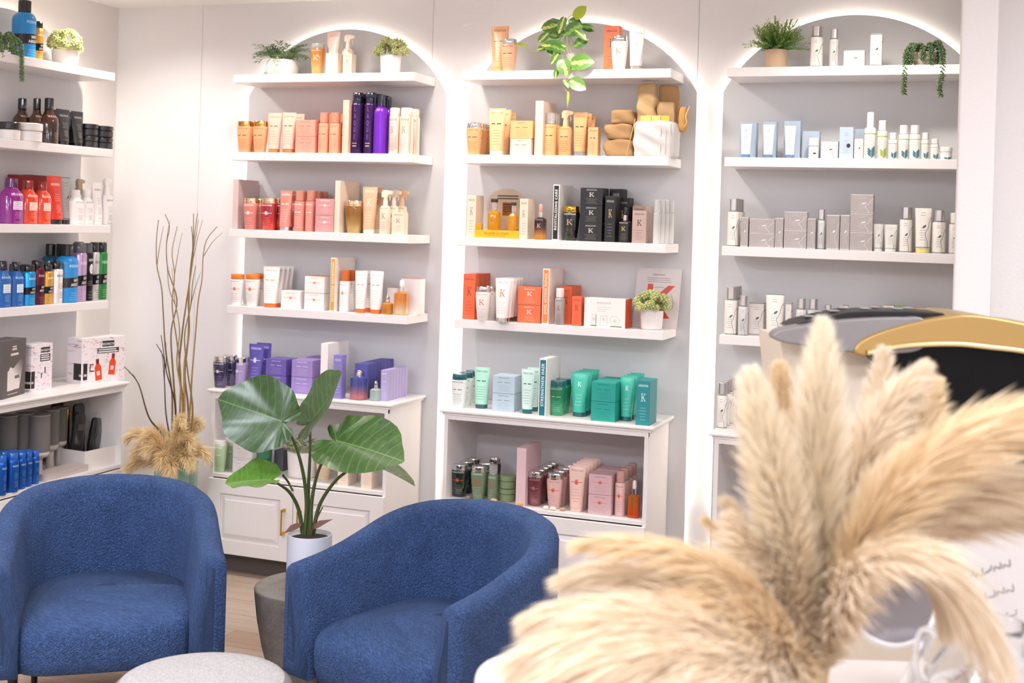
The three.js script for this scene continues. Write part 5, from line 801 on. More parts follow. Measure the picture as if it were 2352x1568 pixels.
function tubChair() {
  const W = .78, hw = W / 2, zf = .35, zc = -.02, Dp = .365, yb = .235, TH = .088;
  // plan of the outer shell from the left arm front round the back to the right arm front
  const plan = []; const NA = 12, NB = 40;
  for (let i = 0; i < NA; i++) plan.push(V(-hw + .006 * (i / NA), 0, lerp(zf, zc, i / NA)));
  for (let i = 0; i <= NB; i++) { const a = Math.PI + (i / NB) * Math.PI, c = Math.cos(a), s = Math.sin(a), n = 2.08; plan.push(V(Math.sign(c) * Math.abs(c) ** (2 / n) * (hw - .006), 0, zc + Math.sign(s) * Math.abs(s) ** (2 / n) * Dp)); }
  for (let i = NA - 1; i >= 0; i--) plan.push(V(hw - .006 * (i / NA), 0, lerp(zf, zc, i / NA)));
  const N = plan.length, rows = [];
  const prof = (h, th, inset) => {   // closed outline in (inward, up)
    const o = [], r = Math.min(th * .5, .04); o.push([inset, yb + inset]); o.push([inset, yb + .1]); o.push([inset * 1 - .0, h - .12]);
    for (let k = 0; k <= 6; k++) { const a = Math.PI - (k / 6) * (Math.PI); o.push([th / 2 + (th / 2 - inset) * Math.cos(a), h - r + (r - inset) * Math.sin(a)]); }
    o.push([th - inset + .012, h - .12]); o.push([th - inset + .03, yb + .16]); o.push([th - inset + .03, yb + inset]); return o;
  };
  const add = (p, n, h, th, inset, push) => { rows.push(prof(h, th, inset).map(([i, y]) => V(p.x, 0, p.z).addScaledVector(n, i).add(V(0, y, 0)).add(push || V(0, 0, 0)))); };
  const hAt = (z) => lerp(.762, .612, Math.pow(Math.max(0, (z + .385) / .735), .95) * .55 + .45 * smooth((z + .30) / .55));
  const nrm = plan.map((p, i) => { const a = plan[Math.max(0, i - 1)], b = plan[Math.min(N - 1, i + 1)], t = b.clone().sub(a).normalize(); return V(-t.z, 0, t.x); });
  const h0 = hAt(zf);
  const fwd = (x) => V(0, 0, x);
  const n0 = nrm[0].x > 0 ? 1 : -1; if (n0 < 0) nrm.forEach((n) => n.negate());
  for (const [ins, f] of [[.04, .026], [.03, .025], [.019, .020], [.009, .012], [.003, .005]]) add(plan[0], nrm[0], h0, TH, ins, fwd(f));
  plan.forEach((p, i) => { const back = smooth((zc - p.z) / Dp + .0); add(p, nrm[i], hAt(p.z), TH + back * .03, 0); });
  for (const [ins, f] of [[.003, .005], [.009, .012], [.019, .020], [.03, .025], [.04, .026]]) add(plan[N - 1], nrm[N - 1], h0, TH, ins, fwd(f));
  const shell = gridGeometry(rows, true, true);
  // seat block with crowned top and upright front
  const sw = hw - TH - .004, lv = [], ring = (y, k, zfr) => { const o = [], M = 44; for (let i = 0; i < M; i++) { const a = (i / M) * Math.PI * 2, c = Math.cos(a), s = Math.sin(a), n = s > 0 ? 6 : 2.6; o.push(V(Math.sign(c) * Math.abs(c) ** (2 / n) * sw * k, y, s > 0 ? Math.abs(s) ** (2 / n) * (zfr) * k : -(Math.abs(s) ** (2 / n)) * .285 * k)); } return o; };
  lv.push(ring(yb - .004, .96, .35), ring(yb + .006, .99, .362), ring(yb + .05, 1, .37), ring(yb + .1, 1, .374), ring(yb + .135, .995, .370), ring(yb + .157, .975, .360), ring(yb + .171, .93, .34), ring(yb + .182, .8, .30), ring(yb + .19, .5, .2), ring(yb + .193, .1, .05));
  const seat = gridGeometry(lv, true, true);
  const seam = (s) => tube([V(s * (hw - TH + .001), yb + .02, zf + .015), V(s * (hw - TH - .002), yb + .1, zf + .017), V(s * (hw - TH - .006), yb + .17, zf - .01)], .003, .003, 6);
  return { shell, seat, piping: merge([seam(-1), seam(1)]), hw, zf, yb };
}
const CH = tubChair();
const legMat = std(0x151314, .45), darkBlue = std(0x22324e, .9);
function armchair(label, pos, turn) {
  const t = thing('armchair', label, 'armchair', pos, turn, undefined);
  part('shell', CH.shell, blueMat, t); part('seat', CH.seat, blueMat, t); part('piping', CH.piping, darkBlue, t);
  part('base_board', box(.6, .012, .52, 0, CH.yb - .002, .02), legMat, t);
  for (const [x, z] of [[-.29, .27], [.29, .27], [-.25, -.25], [.25, -.25]]) { const g = new THREE.CylinderGeometry(.017, .011, CH.yb, 14); g.translate(0, CH.yb / 2, 0); const m = part('leg', g, legMat, t); m.position.set(x, 0, z); }
  return t;
}
armchair('blue boucle tub armchair facing the camera beside the side wall', [-.243, 0, 1.994], .656);
armchair('blue boucle tub armchair turned toward the round ottoman, right of the plant', [.977, 0, 1.795], -.297);
{
  const fabric = noiseTexture(512, 91, [[40, .3], [120, .5], [220, .5]], (v) => { const t = .5 + .5 * Math.tanh(v * 1.5); return [lerp(.66, .82, t), lerp(.65, .805, t), lerp(.645, .80, t)]; }, true), bump = noiseTexture(256, 92, [[50, .5], [110, .6]], (v) => .5 + v * .5);
  const m = std(0xffffff, .9, { map: scaled(fabric, 4), bumpMap: scaled(bump, 5), bumpScale: .003 });
  const t = thing('round_ottoman', 'round off white woven fabric ottoman before the armchairs', 'ottoman', [.530, 0, 2.535]);
  const top = metreUV(lathe([[0, .402], [.12, .401], [.2, .396], [.24, .386], [.262, .366], [.27, .34], [.268, .31], [.258, .30]], 64)); part('cushion', top, m, t);
  part('body', metreUV(lathe([[0, .03], [.24, .03], [.25, .05], [.256, .2], [.258, .302]], 64)), m, t); part('piping', new THREE.TorusGeometry(.262, .004, 8, 64).rotateX(Math.PI / 2).translate(0, .303, 0), std(0xcfc8c2, .9), t); part('foot_ring', new THREE.CylinderGeometry(.22, .22, .03, 40).translate(0, .015, 0), legMat, t);
}
{
  const conc = noiseTexture(512, 95, [[5, .3], [20, .25], [90, .2], [200, .25]], (v) => { const t = .5 + v * .45; return [lerp(.36, .60, t), lerp(.34, .565, t), lerp(.315, .53, t)]; }, true);
  const m = std(0xffffff, .7, { map: scaled(conc, 1.6), bumpMap: scaled(plaster, 2), bumpScale: .002 });
  const t = thing('side_table', 'grey concrete drum side table with tapered base carrying the plant', 'side table', [.392, 0, 1.640]);
  part('top', metreUV(lathe([[0, .42], [.198, .42], [.206, .417], [.209, .411]], 64)), m, t); part('body', metreUV(lathe([[.209, .411], [.206, .38], [.196, .30], [.176, .20], [.15, .11], [.13, .05], [.128, 0], [0, 0]], 64)), m, t);
}
// ---------------------------------------------------------------- potted elephant ear plant
{
  const PX = .385, PZ = 1.655, PY = .42, t = thing('potted_elephant_ear', 'elephant ear plant with glossy broad leaves in white cylinder pot', 'plant', [PX, PY, PZ]);
  const o = (p) => V(p[0] - PX, p[1] - PY, p[2] - PZ);
  part('pot', lathe([[0, 0], [.078, 0], [.081, .003], [.082, .19], [.079, .191], [.077, .188], [.076, .17], [0, .168]], 48), phys(0xdfe0ea, .4, { clearcoat: .15 }), t);
  part('soil', new THREE.CylinderGeometry(.076, .076, .004, 36).translate(0, .17, 0), soilMat, t);
  const green = phys(0xffffff, .24, { map: leafTexture('#2a4c1c', '', '#5f8442', 61, false), side: THREE.DoubleSide, clearcoat: .35, clearcoatRoughness: .3 }), green2 = phys(0xffffff, .36, { map: leafTexture('#3a5c26', '', '#6e9150', 62, false), side: THREE.DoubleSide, clearcoat: .25, clearcoatRoughness: .35 }), bright = phys(0xffffff, .42, { map: leafTexture('#4c7c18', '', '#6e9a30', 63, false), side: THREE.DoubleSide, transmission: .12, thickness: 0 });
  const stemMat = std(0x4c5a2c, .5), brown = phys(0x7a5a4c, .7, { side: THREE.DoubleSide });
  const J = [[0.341, 1.038, 1.800], [0.353, 1.014, 1.620], [0.506, 0.969, 1.700], [0.613, 0.910, 1.720], [0.302, 0.826, 1.800]], T = [[0.112, 1.110, 1.870], [0.537, 1.202, 1.660], [0.823, 0.961, 1.820], [0.856, 0.876, 1.760], [0.148, 0.818, 1.860]];
  const spec = [[V(.15, .35, 1), .302, green, { lobe: .26, fold: .12, curl: .08, wave: .012 }, 'broad front leaf facing the camera'], [V(-.75, .15, .62), .25, green2, { lobe: .3, fold: .3, curl: -.12, wave: .01 }, 'upright folded leaf'], [V(.02, .75, .62), .30, green2, { lobe: .3, fold: .16, curl: .1, wave: .014 }, 'broad leaf leaning over to the cabinet side'], [V(.1, .9, -.12), .16, green2, { lobe: .12, fold: .34, curl: .12, wave: .012 }, 'low drooping leaf seen from its edge'], [V(-.1, .80, .42), .19, bright, { lobe: .26, fold: .42, curl: .10, wave: .012 }, 'low bright green leaf']];
  spec.forEach(([n, w, m, op, said], i) => { const l = part('leaf', heartLeaf(o(J[i]).toArray(), o(T[i]).toArray(), n, w, op), m, t); l.userData.label = said; });
  const S = [[[0.367, 0.606, 1.660], [0.370, 0.731, 1.660], [0.363, 0.880, 1.700], [0.355, 0.983, 1.760], [0.341, 1.038, 1.800]], [[0.376, 0.604, 1.650], [0.365, 0.758, 1.640], [0.362, 0.901, 1.630], [0.353, 1.014, 1.620]], [[0.388, 0.607, 1.655], [0.392, 0.733, 1.660], [0.419, 0.841, 1.670], [0.467, 0.920, 1.690], [0.506, 0.969, 1.700]], [[0.397, 0.608, 1.655], [0.430, 0.723, 1.670], [0.502, 0.821, 1.690], [0.564, 0.870, 1.710], [0.613, 0.910, 1.720]], [[0.360, 0.605, 1.660], [0.346, 0.708, 1.680], [0.331, 0.770, 1.720], [0.317, 0.806, 1.770], [0.302, 0.826, 1.800]], [[0.340, 0.772, 1.710], [0.327, 0.804, 1.720], [0.327, 0.837, 1.760]]];
  S.forEach((p, i) => part('stem', tube(p.map(o), i > 4 ? .004 : .0085, .0042, 8, 20), stemMat, t));
  part('stem', tube([[0.398, 0.611, 1.670], [0.423, 0.669, 1.680], [0.454, 0.722, 1.690]].map(o), .005, .002, 6, 10), std(0x5a4a34, .7), t);
  for (const [b, tp] of [[[0.359, 0.644, 1.680], [0.313, 0.622, 1.720]], [[0.417, 0.641, 1.680], [0.491, 0.688, 1.700]]]) { const l = part('dry_leaf', heartLeaf(o(b).toArray(), o(tp).toArray(), V(.1, .6, .8), .03, { lobe: .05, fold: .5, curl: .15, ns: 5, nt: 16 }), brown, t); l.userData.label = 'small withered brown leaf'; }
}
// ---------------------------------------------------------------- floor vase with branches and dried grass in the corner
// tuft of hairs along a spine: used for every dried grass plume
function plumeGeometry(spine, o) {
  const { n = 1500, r0 = .02, r1 = .006, len = .06, droop = .3, seed = 1, w = .0012, from = .15, dark = [.60, .42, .22], light = [.84, .70, .50], spread = .55, segs = 2 } = o;
  const c = new THREE.CatmullRomCurve3(spine.map((p) => (p.isVector3 ? p : V(...p)))), R = rnd(seed), pos = [], col = [];
  const F = c.computeFrenetFrames(80), tip = V(0, 0, 0);
  for (let i = 0; i < n; i++) {
    const u = from + (1 - from) * Math.pow(R(), .85), p = c.getPointAt(Math.min(.999, u)), k = Math.round(u * 80), T = F.tangents[k], a = R() * 6.283, Nn = F.normals[k].clone().multiplyScalar(Math.cos(a)).addScaledVector(F.binormals[k], Math.sin(a));
    const v = (u - from) / (1 - from), env = Math.sin(Math.PI * Math.min(1, .12 + v * .88)) ** .6, L = len * (.55 + .7 * R()) * (.2 + .8 * env), rad = lerp(r0, r1, v) * Math.sqrt(R());
    const d = T.clone().multiplyScalar(1).addScaledVector(Nn, spread * lerp(1, .4, v * v) * (.35 + R() * .9)).normalize(), b = p.clone().addScaledVector(Nn, rad * .4);
    const side = d.clone().cross(V(R() - .5, R() - .5, R() - .5)).normalize(), q = R(), cs = (f) => [0, 1, 2].map((j) => lerp(dark[j], light[j], Math.min(1, f * .75 + q * .35)));
    let prev = b, pw = w * .7, pc = cs(.0);
    for (let s = 1; s <= segs; s++) { const f = s / segs; tip.copy(b).addScaledVector(d, L * f); tip.y -= droop * L * f * f; const nx = tip.clone(), nw = s === segs ? 0 : w, nc = cs(f);
      const A = prev.clone().addScaledVector(side, pw), B2 = prev.clone().addScaledVector(side, -pw);
      if (s === segs) { for (const [P3, C3] of [[A, pc], [B2, pc], [nx, nc]]) { pos.push(P3.x, P3.y, P3.z); col.push(...C3); } }
      else { const A2 = nx.clone().addScaledVector(side, nw), B3 = nx.clone().addScaledVector(side, -nw); for (const [P3, C3] of [[A, pc], [B2, pc], [A2, nc], [B2, pc], [B3, nc], [A2, nc]]) { pos.push(P3.x, P3.y, P3.z); col.push(...C3); } }
      prev = nx; pw = nw; pc = nc; }
  }
  return bladesGeometry({ pos, col });
}
const strawMat = leafMat({ roughness: .9, transmission: .4 });
{
  const vx = -1.085, vz = .52, C = [[-0.997, 0.546, 0.520]][0];
  const v = thing('floor_vase', 'tall square green glass vase in the corner holding dried grass', 'vase', [C[0], 0, vz], .35), h = C[1];
  const wall = []; for (const s of [-1, 1]) { wall.push(box(.17, h, .006, 0, h / 2, s * .082)); wall.push(box(.006, h, .158, s * .082, h / 2, 0)); } wall.push(box(.16, .012, .16, 0, .006, 0));
  part('glass', wall, phys(0xa6d2bd, .12, { transmission: .45, thickness: .006, ior: 1.45 }), v);
  part('rim', [box(.172, .004, .008, 0, h, .082), box(.172, .004, .008, 0, h, -.082), box(.008, .004, .16, .082, h, 0), box(.008, .004, .16, -.082, h, 0)], phys(0xc4e2d2, .15), v);
  const bm = std(0x8a7040, .8), bd = std(0x4d3626, .8), bm2 = std(0xa08450, .8);
  // curly branches: their pixels-free course is given in metres above the vase
  const B = [
    [[[-1.040, 0.530, 0.520], [-1.086, 0.675, 0.520], [-1.172, 0.751, 0.500], [-1.270, 0.913, 0.470], [-1.334, 0.960, 0.450], [-1.380, 0.985, 0.440]], bd, .006, 'dark branch bending low toward the side wall cabinet'],
    [[[-1.020, 0.542, 0.520], [-1.058, 0.653, 0.500], [-1.081, 0.780, 0.500], [-1.111, 0.926, 0.490], [-1.126, 1.054, 0.490], [-1.154, 1.117, 0.490]], bd, .004, 'short dark branch, straight and leftmost of the upright ones'],
    [[[-1.000, 0.544, 0.520], [-0.996, 0.707, 0.540], [-1.007, 0.854, 0.540], [-1.050, 1.000, 0.540], [-1.071, 1.105, 0.540], [-1.099, 1.167, 0.540]], bd, .006, 'dark knotted branch ending halfway up'],
    [[[-1.029, 0.549, 0.500], [-1.054, 0.675, 0.500], [-1.052, 0.889, 0.500], [-1.090, 1.100, 0.500], [-1.106, 1.271, 0.500], [-1.123, 1.399, 0.500], [-1.155, 1.505, 0.500], [-1.173, 1.645, 0.500], [-1.155, 1.731, 0.500]], bm, .005, 'light branch reaching up beside the dark ones'],
    [[[-1.014, 0.550, 0.500], [-1.017, 0.763, 0.500], [-1.044, 0.975, 0.500], [-1.057, 1.188, 0.500], [-1.042, 1.339, 0.500], [-1.083, 1.487, 0.500], [-1.105, 1.615, 0.500], [-1.100, 1.701, 0.500], [-1.120, 1.760, 0.500]], bm, .006, 'light branch with the highest double curve'],
    [[[-0.978, 0.558, 0.530], [-0.973, 0.771, 0.530], [-0.993, 0.982, 0.530], [-1.014, 1.150, 0.530], [-1.030, 1.319, 0.530], [-1.030, 1.468, 0.530], [-1.049, 1.574, 0.530], [-1.038, 1.702, 0.530]], bm2, .006, 'pale branch, third of the upright group'],
    [[[-0.994, 0.552, 0.500], [-0.982, 0.788, 0.500], [-1.005, 0.999, 0.500], [-0.996, 1.192, 0.500], [-0.981, 1.342, 0.500], [-0.964, 1.492, 0.500], [-0.958, 1.620, 0.500], [-0.971, 1.704, 0.500]], bm, .0065, 'light branch in the middle of the bundle'],
    [[[-0.956, 0.562, 0.540], [-0.943, 0.817, 0.540], [-0.953, 1.028, 0.540], [-0.939, 1.198, 0.540], [-0.934, 1.367, 0.540], [-0.930, 1.536, 0.540], [-0.919, 1.642, 0.540], [-0.901, 1.769, 0.540]], bm2, .0065, 'pale branch ending in two twigs'],
    [[[-0.979, 0.553, 0.500], [-0.957, 0.790, 0.500], [-0.969, 0.980, 0.500], [-0.955, 1.152, 0.500], [-0.971, 1.321, 0.500], [-0.956, 1.471, 0.500], [-0.951, 1.620, 0.500], [-0.961, 1.768, 0.500]], bm, .0055, 'light branch straight through the bundle'],
    [[[-0.951, 0.561, 0.530], [-0.921, 0.775, 0.530], [-0.918, 0.987, 0.530], [-0.912, 1.156, 0.530], [-0.891, 1.348, 0.530], [-0.880, 1.454, 0.530], [-0.876, 1.559, 0.530], [-0.842, 1.645, 0.530], [-0.795, 1.709, 0.530]], bm2, .005, 'pale branch leaning out farthest to the cabinet'],
    [[[-0.927, 0.568, 0.560], [-0.891, 0.803, 0.560], [-0.913, 1.011, 0.560], [-0.934, 1.178, 0.560], [-0.919, 1.327, 0.560], [-0.898, 1.433, 0.560], [-0.891, 1.517, 0.560]], bm, .005, 'light branch at the rear of the bundle'],
    [[[-0.962, 0.565, 0.560], [-0.957, 0.840, 0.560], [-0.989, 1.048, 0.560], [-0.984, 1.197, 0.560], [-1.014, 1.322, 0.560], [-1.046, 1.384, 0.560], [-1.067, 1.531, 0.560]], bm2, .005, 'pale branch crossing behind the light ones'],
  ];
  for (const [p, m, r, said] of B) {
    const t = thing('willow_branch', `${said}, in green vase`, 'branch', p[0], 0, 'curly willow branches in the vase'), q = p.map((k) => V(k[0] - p[0][0], k[1] - p[0][1], k[2] - p[0][2])); const R = rnd(Math.round(r * 1e5) + Math.round(p[2][0] * 900 + 9000)); for (let i = 1; i < q.length; i++) q[i].add(V((R() - .5) * .008, 0, (R() - .5) * .03));
    part('stem', tube(q, r, .0018, 6, 40), m, t);
    const k = q.length, a = q[k - 3], b = q[k - 1]; part('twig', tube([a, a.clone().lerp(b, .5).add(V(.022, .0, .01)), b.clone().add(V(.03, -.03, .0))], .0022, .001, 5, 12), m, t);
  }
  const G = [[-.15, .12, .10], [-.17, .02, .06], [-.14, .17, -.03], [-.11, .05, .11], [-.03, .07, .13], [.03, .02, .13], [.06, .2, .06], [.09, .24, -.02], [.12, .16, .07], [.15, .1, .02], [.13, .02, .09], [.1, .22, .1], [.02, .16, -.06], [-.06, .13, .12], [.07, -.02, .13]];
  G.forEach(([dx, dy, dz], i) => {
    if (dz > .08) dy += .055; const p0 = [C[0] + dx * .15, h - .03, vz + dz * .3], t = thing('dried_grass_plume', `golden dried grass plume in green vase, ${['leaning to the side wall, upper', 'leaning to the side wall, lower', 'rearmost of the wall side', 'hanging over the rim toward chair', 'front middle, short', 'front middle, beside the hanging one', 'tall yellow, first', 'tall yellow, highest', 'tall yellow, third', 'leaning to the cabinet, upper', 'leaning to the cabinet, lower', 'tall yellow, front', 'rear middle', 'left of the branches, front', 'drooping over the rim toward the cabinet'][i]}`, 'dried grass', p0, 0, 'dried grass plumes in the green vase');
    const sp = [V(0, 0, 0), V(dx * .45, .03 + Math.max(dy, 0) * .6, dz * .45), V(dx * .85, dy * .92 + .02, dz * .85), V(dx * 1.12, dy - .02, dz * 1.1)];
    part('plume', plumeGeometry(sp, { n: 1100, r0: .016, r1: .014, len: .085, droop: .2, seed: 300 + i, w: .0013, from: .08, dark: [.84, .62, .32], light: i > 5 && i < 12 ? [1, .90, .60] : [.97, .83, .56], spread: .95 }), strawMat, t).userData.kind = 'stuff';
    part('stem', tube([V(0, -.25, 0), ...sp.slice(0, 3)], .002, .001, 5, 10), std(0xb08a4e, .8), t);
  });
}

// ---------------------------------------------------------------- reception counter with machine, mirror, glass and pampas
const CAM_TURN = 0.35855, RIGHT = V(Math.cos(CAM_TURN), 0, -Math.sin(CAM_TURN)), AHEAD = V(-Math.sin(CAM_TURN), 0, -Math.cos(CAM_TURN));
const ORIGIN = V(2.682, 0, 5.770);   // the counter runs square to this line of sight across the room
const spot = (x, y, d) => ORIGIN.clone().addScaledVector(RIGHT, x).addScaledVector(AHEAD, d).setY(y).toArray();
{
  const t = thing('reception_counter', 'white reception counter with rounded corner under the pampas', 'counter', spot(.9, 0, 2.1), CAM_TURN);
  const outline = (i) => { const s = new THREE.Shape(), x0 = -.945 + i, x1 = 1.0, z0 = -.45 + i, z1 = .5 - i, r = .16 - i; s.moveTo(x1, z0); s.lineTo(x0 + r, z0); s.quadraticCurveTo(x0, z0, x0, z0 + r); s.lineTo(x0, z1 - r); s.quadraticCurveTo(x0, z1, x0 + r, z1); s.lineTo(x1, z1); s.closePath(); return s; };
  part('worktop', metreUV(new THREE.ExtrudeGeometry(outline(.006), { depth: .028, bevelEnabled: true, bevelSize: .006, bevelThickness: .006, bevelSegments: 3, curveSegments: 20 }).rotateX(Math.PI / 2)).translate(0, .914, 0), phys(0xd6cdc6, .3, { clearcoat: .2 }), t);
  part('front', metreUV(new THREE.ExtrudeGeometry(outline(.05), { depth: .86, bevelEnabled: false, curveSegments: 20 }).rotateX(Math.PI / 2)).translate(0, .874, 0), cabMat, t);
}
{
  const t = thing('salon_machine', 'salon machine with curved gold shell, black front and black control panel', 'machine', spot(.95, 0, 3.0), CAM_TURN);
  const MX = .95, ext = (pts, depth, z, bev) => metreUV(new THREE.ExtrudeGeometry(new THREE.Shape(new THREE.CatmullRomCurve3(pts.map(([x, y]) => V(x - MX, y, 0)), true, 'centripetal').getPoints(110).map((p) => new THREE.Vector2(p.x, p.y))), { depth, bevelEnabled: true, bevelSize: bev, bevelThickness: bev, bevelSegments: 4 })).translate(0, 0, z);
  const poly = (pts, depth, z, bev) => metreUV(new THREE.ExtrudeGeometry(new THREE.Shape(pts.map(([x, y]) => new THREE.Vector2(x - MX, y))), { depth, bevelEnabled: true, bevelSize: bev, bevelThickness: bev, bevelSegments: 2 })).translate(0, 0, z);
  part('gold_shell', ext([[0.822, 1.495], [0.830, 1.511], [0.854, 1.527], [0.905, 1.547], [0.966, 1.564], [1.028, 1.576], [1.074, 1.582], [1.130, 1.579], [1.215, 1.566], [1.316, 1.546], [1.318, 1.486], [1.217, 1.511], [1.132, 1.520], [1.040, 1.523], [0.968, 1.520], [0.906, 1.512], [0.866, 1.501], [0.840, 1.489]], .25, -.25, .006), std(0xb8975c, .36, { metalness: .7 }), t);
  part('gold_highlight_trim', tube([[0.845, 1.492], [0.906, 1.507], [0.968, 1.515], [1.060, 1.519], [1.132, 1.514], [1.217, 1.506], [1.318, 1.482]].map(([x, y]) => [x - MX, y, .012]), .006, .006, 8, 40), std(0xe6cf9a, .3, { metalness: .6 }), t);  // lower trim, its edge highlight put into the paler gold
  part('grey_shell', ext([[0.630, 1.523], [0.638, 1.533], [0.661, 1.540], [0.720, 1.551], [0.781, 1.561], [0.853, 1.568], [0.935, 1.572], [0.977, 1.570], [0.978, 1.511], [0.822, 1.497], [0.752, 1.499], [0.701, 1.508], [0.649, 1.515]], .05, -.056, .005), std(0x8f8a88, .38, { metalness: .3 }), t);
  part('control_panel', poly([[0.677, 1.551], [0.699, 1.562], [0.750, 1.576], [0.811, 1.590], [0.863, 1.594], [0.955, 1.596], [1.035, 1.594], [1.058, 1.579], [1.007, 1.578], [0.935, 1.579], [0.853, 1.574], [0.771, 1.566], [0.710, 1.555], [0.689, 1.549]].map(([x, y]) => [x, y - .008]), .13, -.165, .002), std(0x0a0a0c, .5), t);
  const K = [[0.730, 1.572], [0.760, 1.581], [0.791, 1.587], [0.827, 1.592], [0.868, 1.595], [0.904, 1.596], [0.945, 1.597], [0.986, 1.596]]; part('key', K.map(([x, y], i) => box(.022, .002, .03, x - MX, y - .0045, -.10 - (i % 2) * .05, .0008)), std(0xa9a6a4, .4), t);
  part('front_panel', poly([[0.862, 1.488], [0.906, 1.505], [0.968, 1.514], [1.060, 1.518], [1.217, 1.505], [1.339, 1.479], [1.349, 1.147], [1.143, 1.146], [1.020, 1.148], [1.008, 1.291], [0.961, 1.403]], .3, -.34, .004), phys(0x050505, .4, { specularIntensity: .35 }), t);
  part('body', poly([[0.665, 1.509], [0.697, 1.292], [0.719, 0.882], [0.950, 0.375], [1.371, 0.387], [1.339, 1.486], [0.958, 1.506], [0.814, 1.495], [0.753, 1.495], [0.701, 1.504]].map(([x, y]) => [x, Math.max(.02, y)]), .26, -.37, .004), std(0xe2d3bd, .5), t);
  part('foot', box(.62, .02, .3, ([[1.009, 1.507]])[0][0] - MX, .01, -.22), darkHole, t);
}
{
  const c = [[2.540, 1.146, 3.473]][0], t = thing('round_mirror', 'round tilted mirror with white rim standing on the counter', 'mirror', [c[0], .92, c[2]], CAM_TURN), y = c[1] - .92;
  const tilt = (g) => g.rotateX(Math.PI / 2 - .42).rotateZ(-.18).translate(0, y, 0);
  part('glass', tilt(new THREE.CylinderGeometry(.079, .079, .004, 48)), std(0x9a9698, .16, { metalness: .75 }), t);
  part('rim', tilt(new THREE.TorusGeometry(.081, .0055, 12, 60).rotateX(Math.PI / 2)), phys(0xf2ece6, .25, { clearcoat: .5 }), t);
  part('arm', tube([[.077, y - .045, -.0], [.062, y - .09, -.004], [.03, y - .16, 0], [.01, .02, .0]], .011, .013, 10, 20), phys(0xefe9e2, .25, { clearcoat: .5 }), t); part('foot', lathe([[0, 0], [.07, 0], [.072, .006], [.05, .014], [.014, .02], [0, .02]], 36), phys(0xefe9e2, .25), t);
}
{
  const c = [[2.728, 1.112, 3.168]][0], t = thing('handwritten_card', 'large white card with black handwriting leaning behind the glass vase', 'card', c, CAM_TURN);
  const m = std(0xffffff, .7, { map: print(256, 300, (x, w, h) => { const R = rnd(12); x.fillStyle = '#cfc7c0'; x.fillRect(0, 0, w, h); x.strokeStyle = '#6a625c'; x.lineCap = 'round'; for (let l = 0; l < 3; l++) { let a = 60 + l * 8, b = 120 + l * 44; x.lineWidth = 3 - l * .6; for (let k = 0; k < 5 - l; k++) { x.beginPath(); x.moveTo(a, b); x.bezierCurveTo(a + 6, b - 26 * R(), a + 14, b + 20 * R(), a + 18, b - 10); x.stroke(); a += 20; } } x.lineWidth = 2; x.beginPath(); x.arc(120, 60, 60, 3.6, 5.6); x.stroke(); }) });
  const s = part('sheet', fullUV(box(.24, .30, .003)), m, t); s.rotation.set(-.25, 0, .32); const st = part('stand', box(.02, .30, .02, .02, -.17, -.06), phys(0xf2f0ee, .1, { transmission: .7, thickness: .01 }), t); st.position.y = .0;
  st.geometry = box(.02, c[1] - .92, .02, .02, -(c[1] - .92) / 2, -.06);
}
{
  const c = [[2.695, 1.120, 3.629]][0], t = thing('glass_vase', 'clear round glass vase with looped handle on the counter', 'vase', [c[0], .92, c[2]], CAM_TURN), g = phys(0xffffff, .03, { transmission: .95, thickness: .006, ior: 1.47 });
  part('bowl', lathe([[0, .0], [.05, .0], [.085, .04], [.1, .1], [.092, .16], [.06, .205], [.055, .235], [.062, .25], [.058, .25], [.051, .235], [.056, .2], [.088, .158], [.095, .1], [.08, .043], [.048, .006], [0, .006]], 48), g, t);
  part('handle', tube([[-.055, .22, 0], [-.1, .235, .01], [-.105, .17, .01], [-.085, .14, 0]], .008, .008, 10, 24), g, t);
  const b = thing('dried_blossom', 'small tan dried blossoms inside the round glass vase', 'flower', [c[0], .928, c[2]]); const R = rnd(44), l = { pos: [], col: [] }; for (let i = 0; i < 260; i++) { const a = R() * 6.28, r = .06 * Math.sqrt(R()); blade(l, V(Math.cos(a) * r, .03 + R() * .12, Math.sin(a) * r), V(R() - .5, R() - .3, R() - .5).normalize(), V(0, 1, .1), .022, .012, new THREE.Color().setRGB(.62 + R() * .2, .5 + R() * .15, .36 + R() * .1)); } part('petals', bladesGeometry(l), strawMat, b).userData.kind = 'stuff';
}
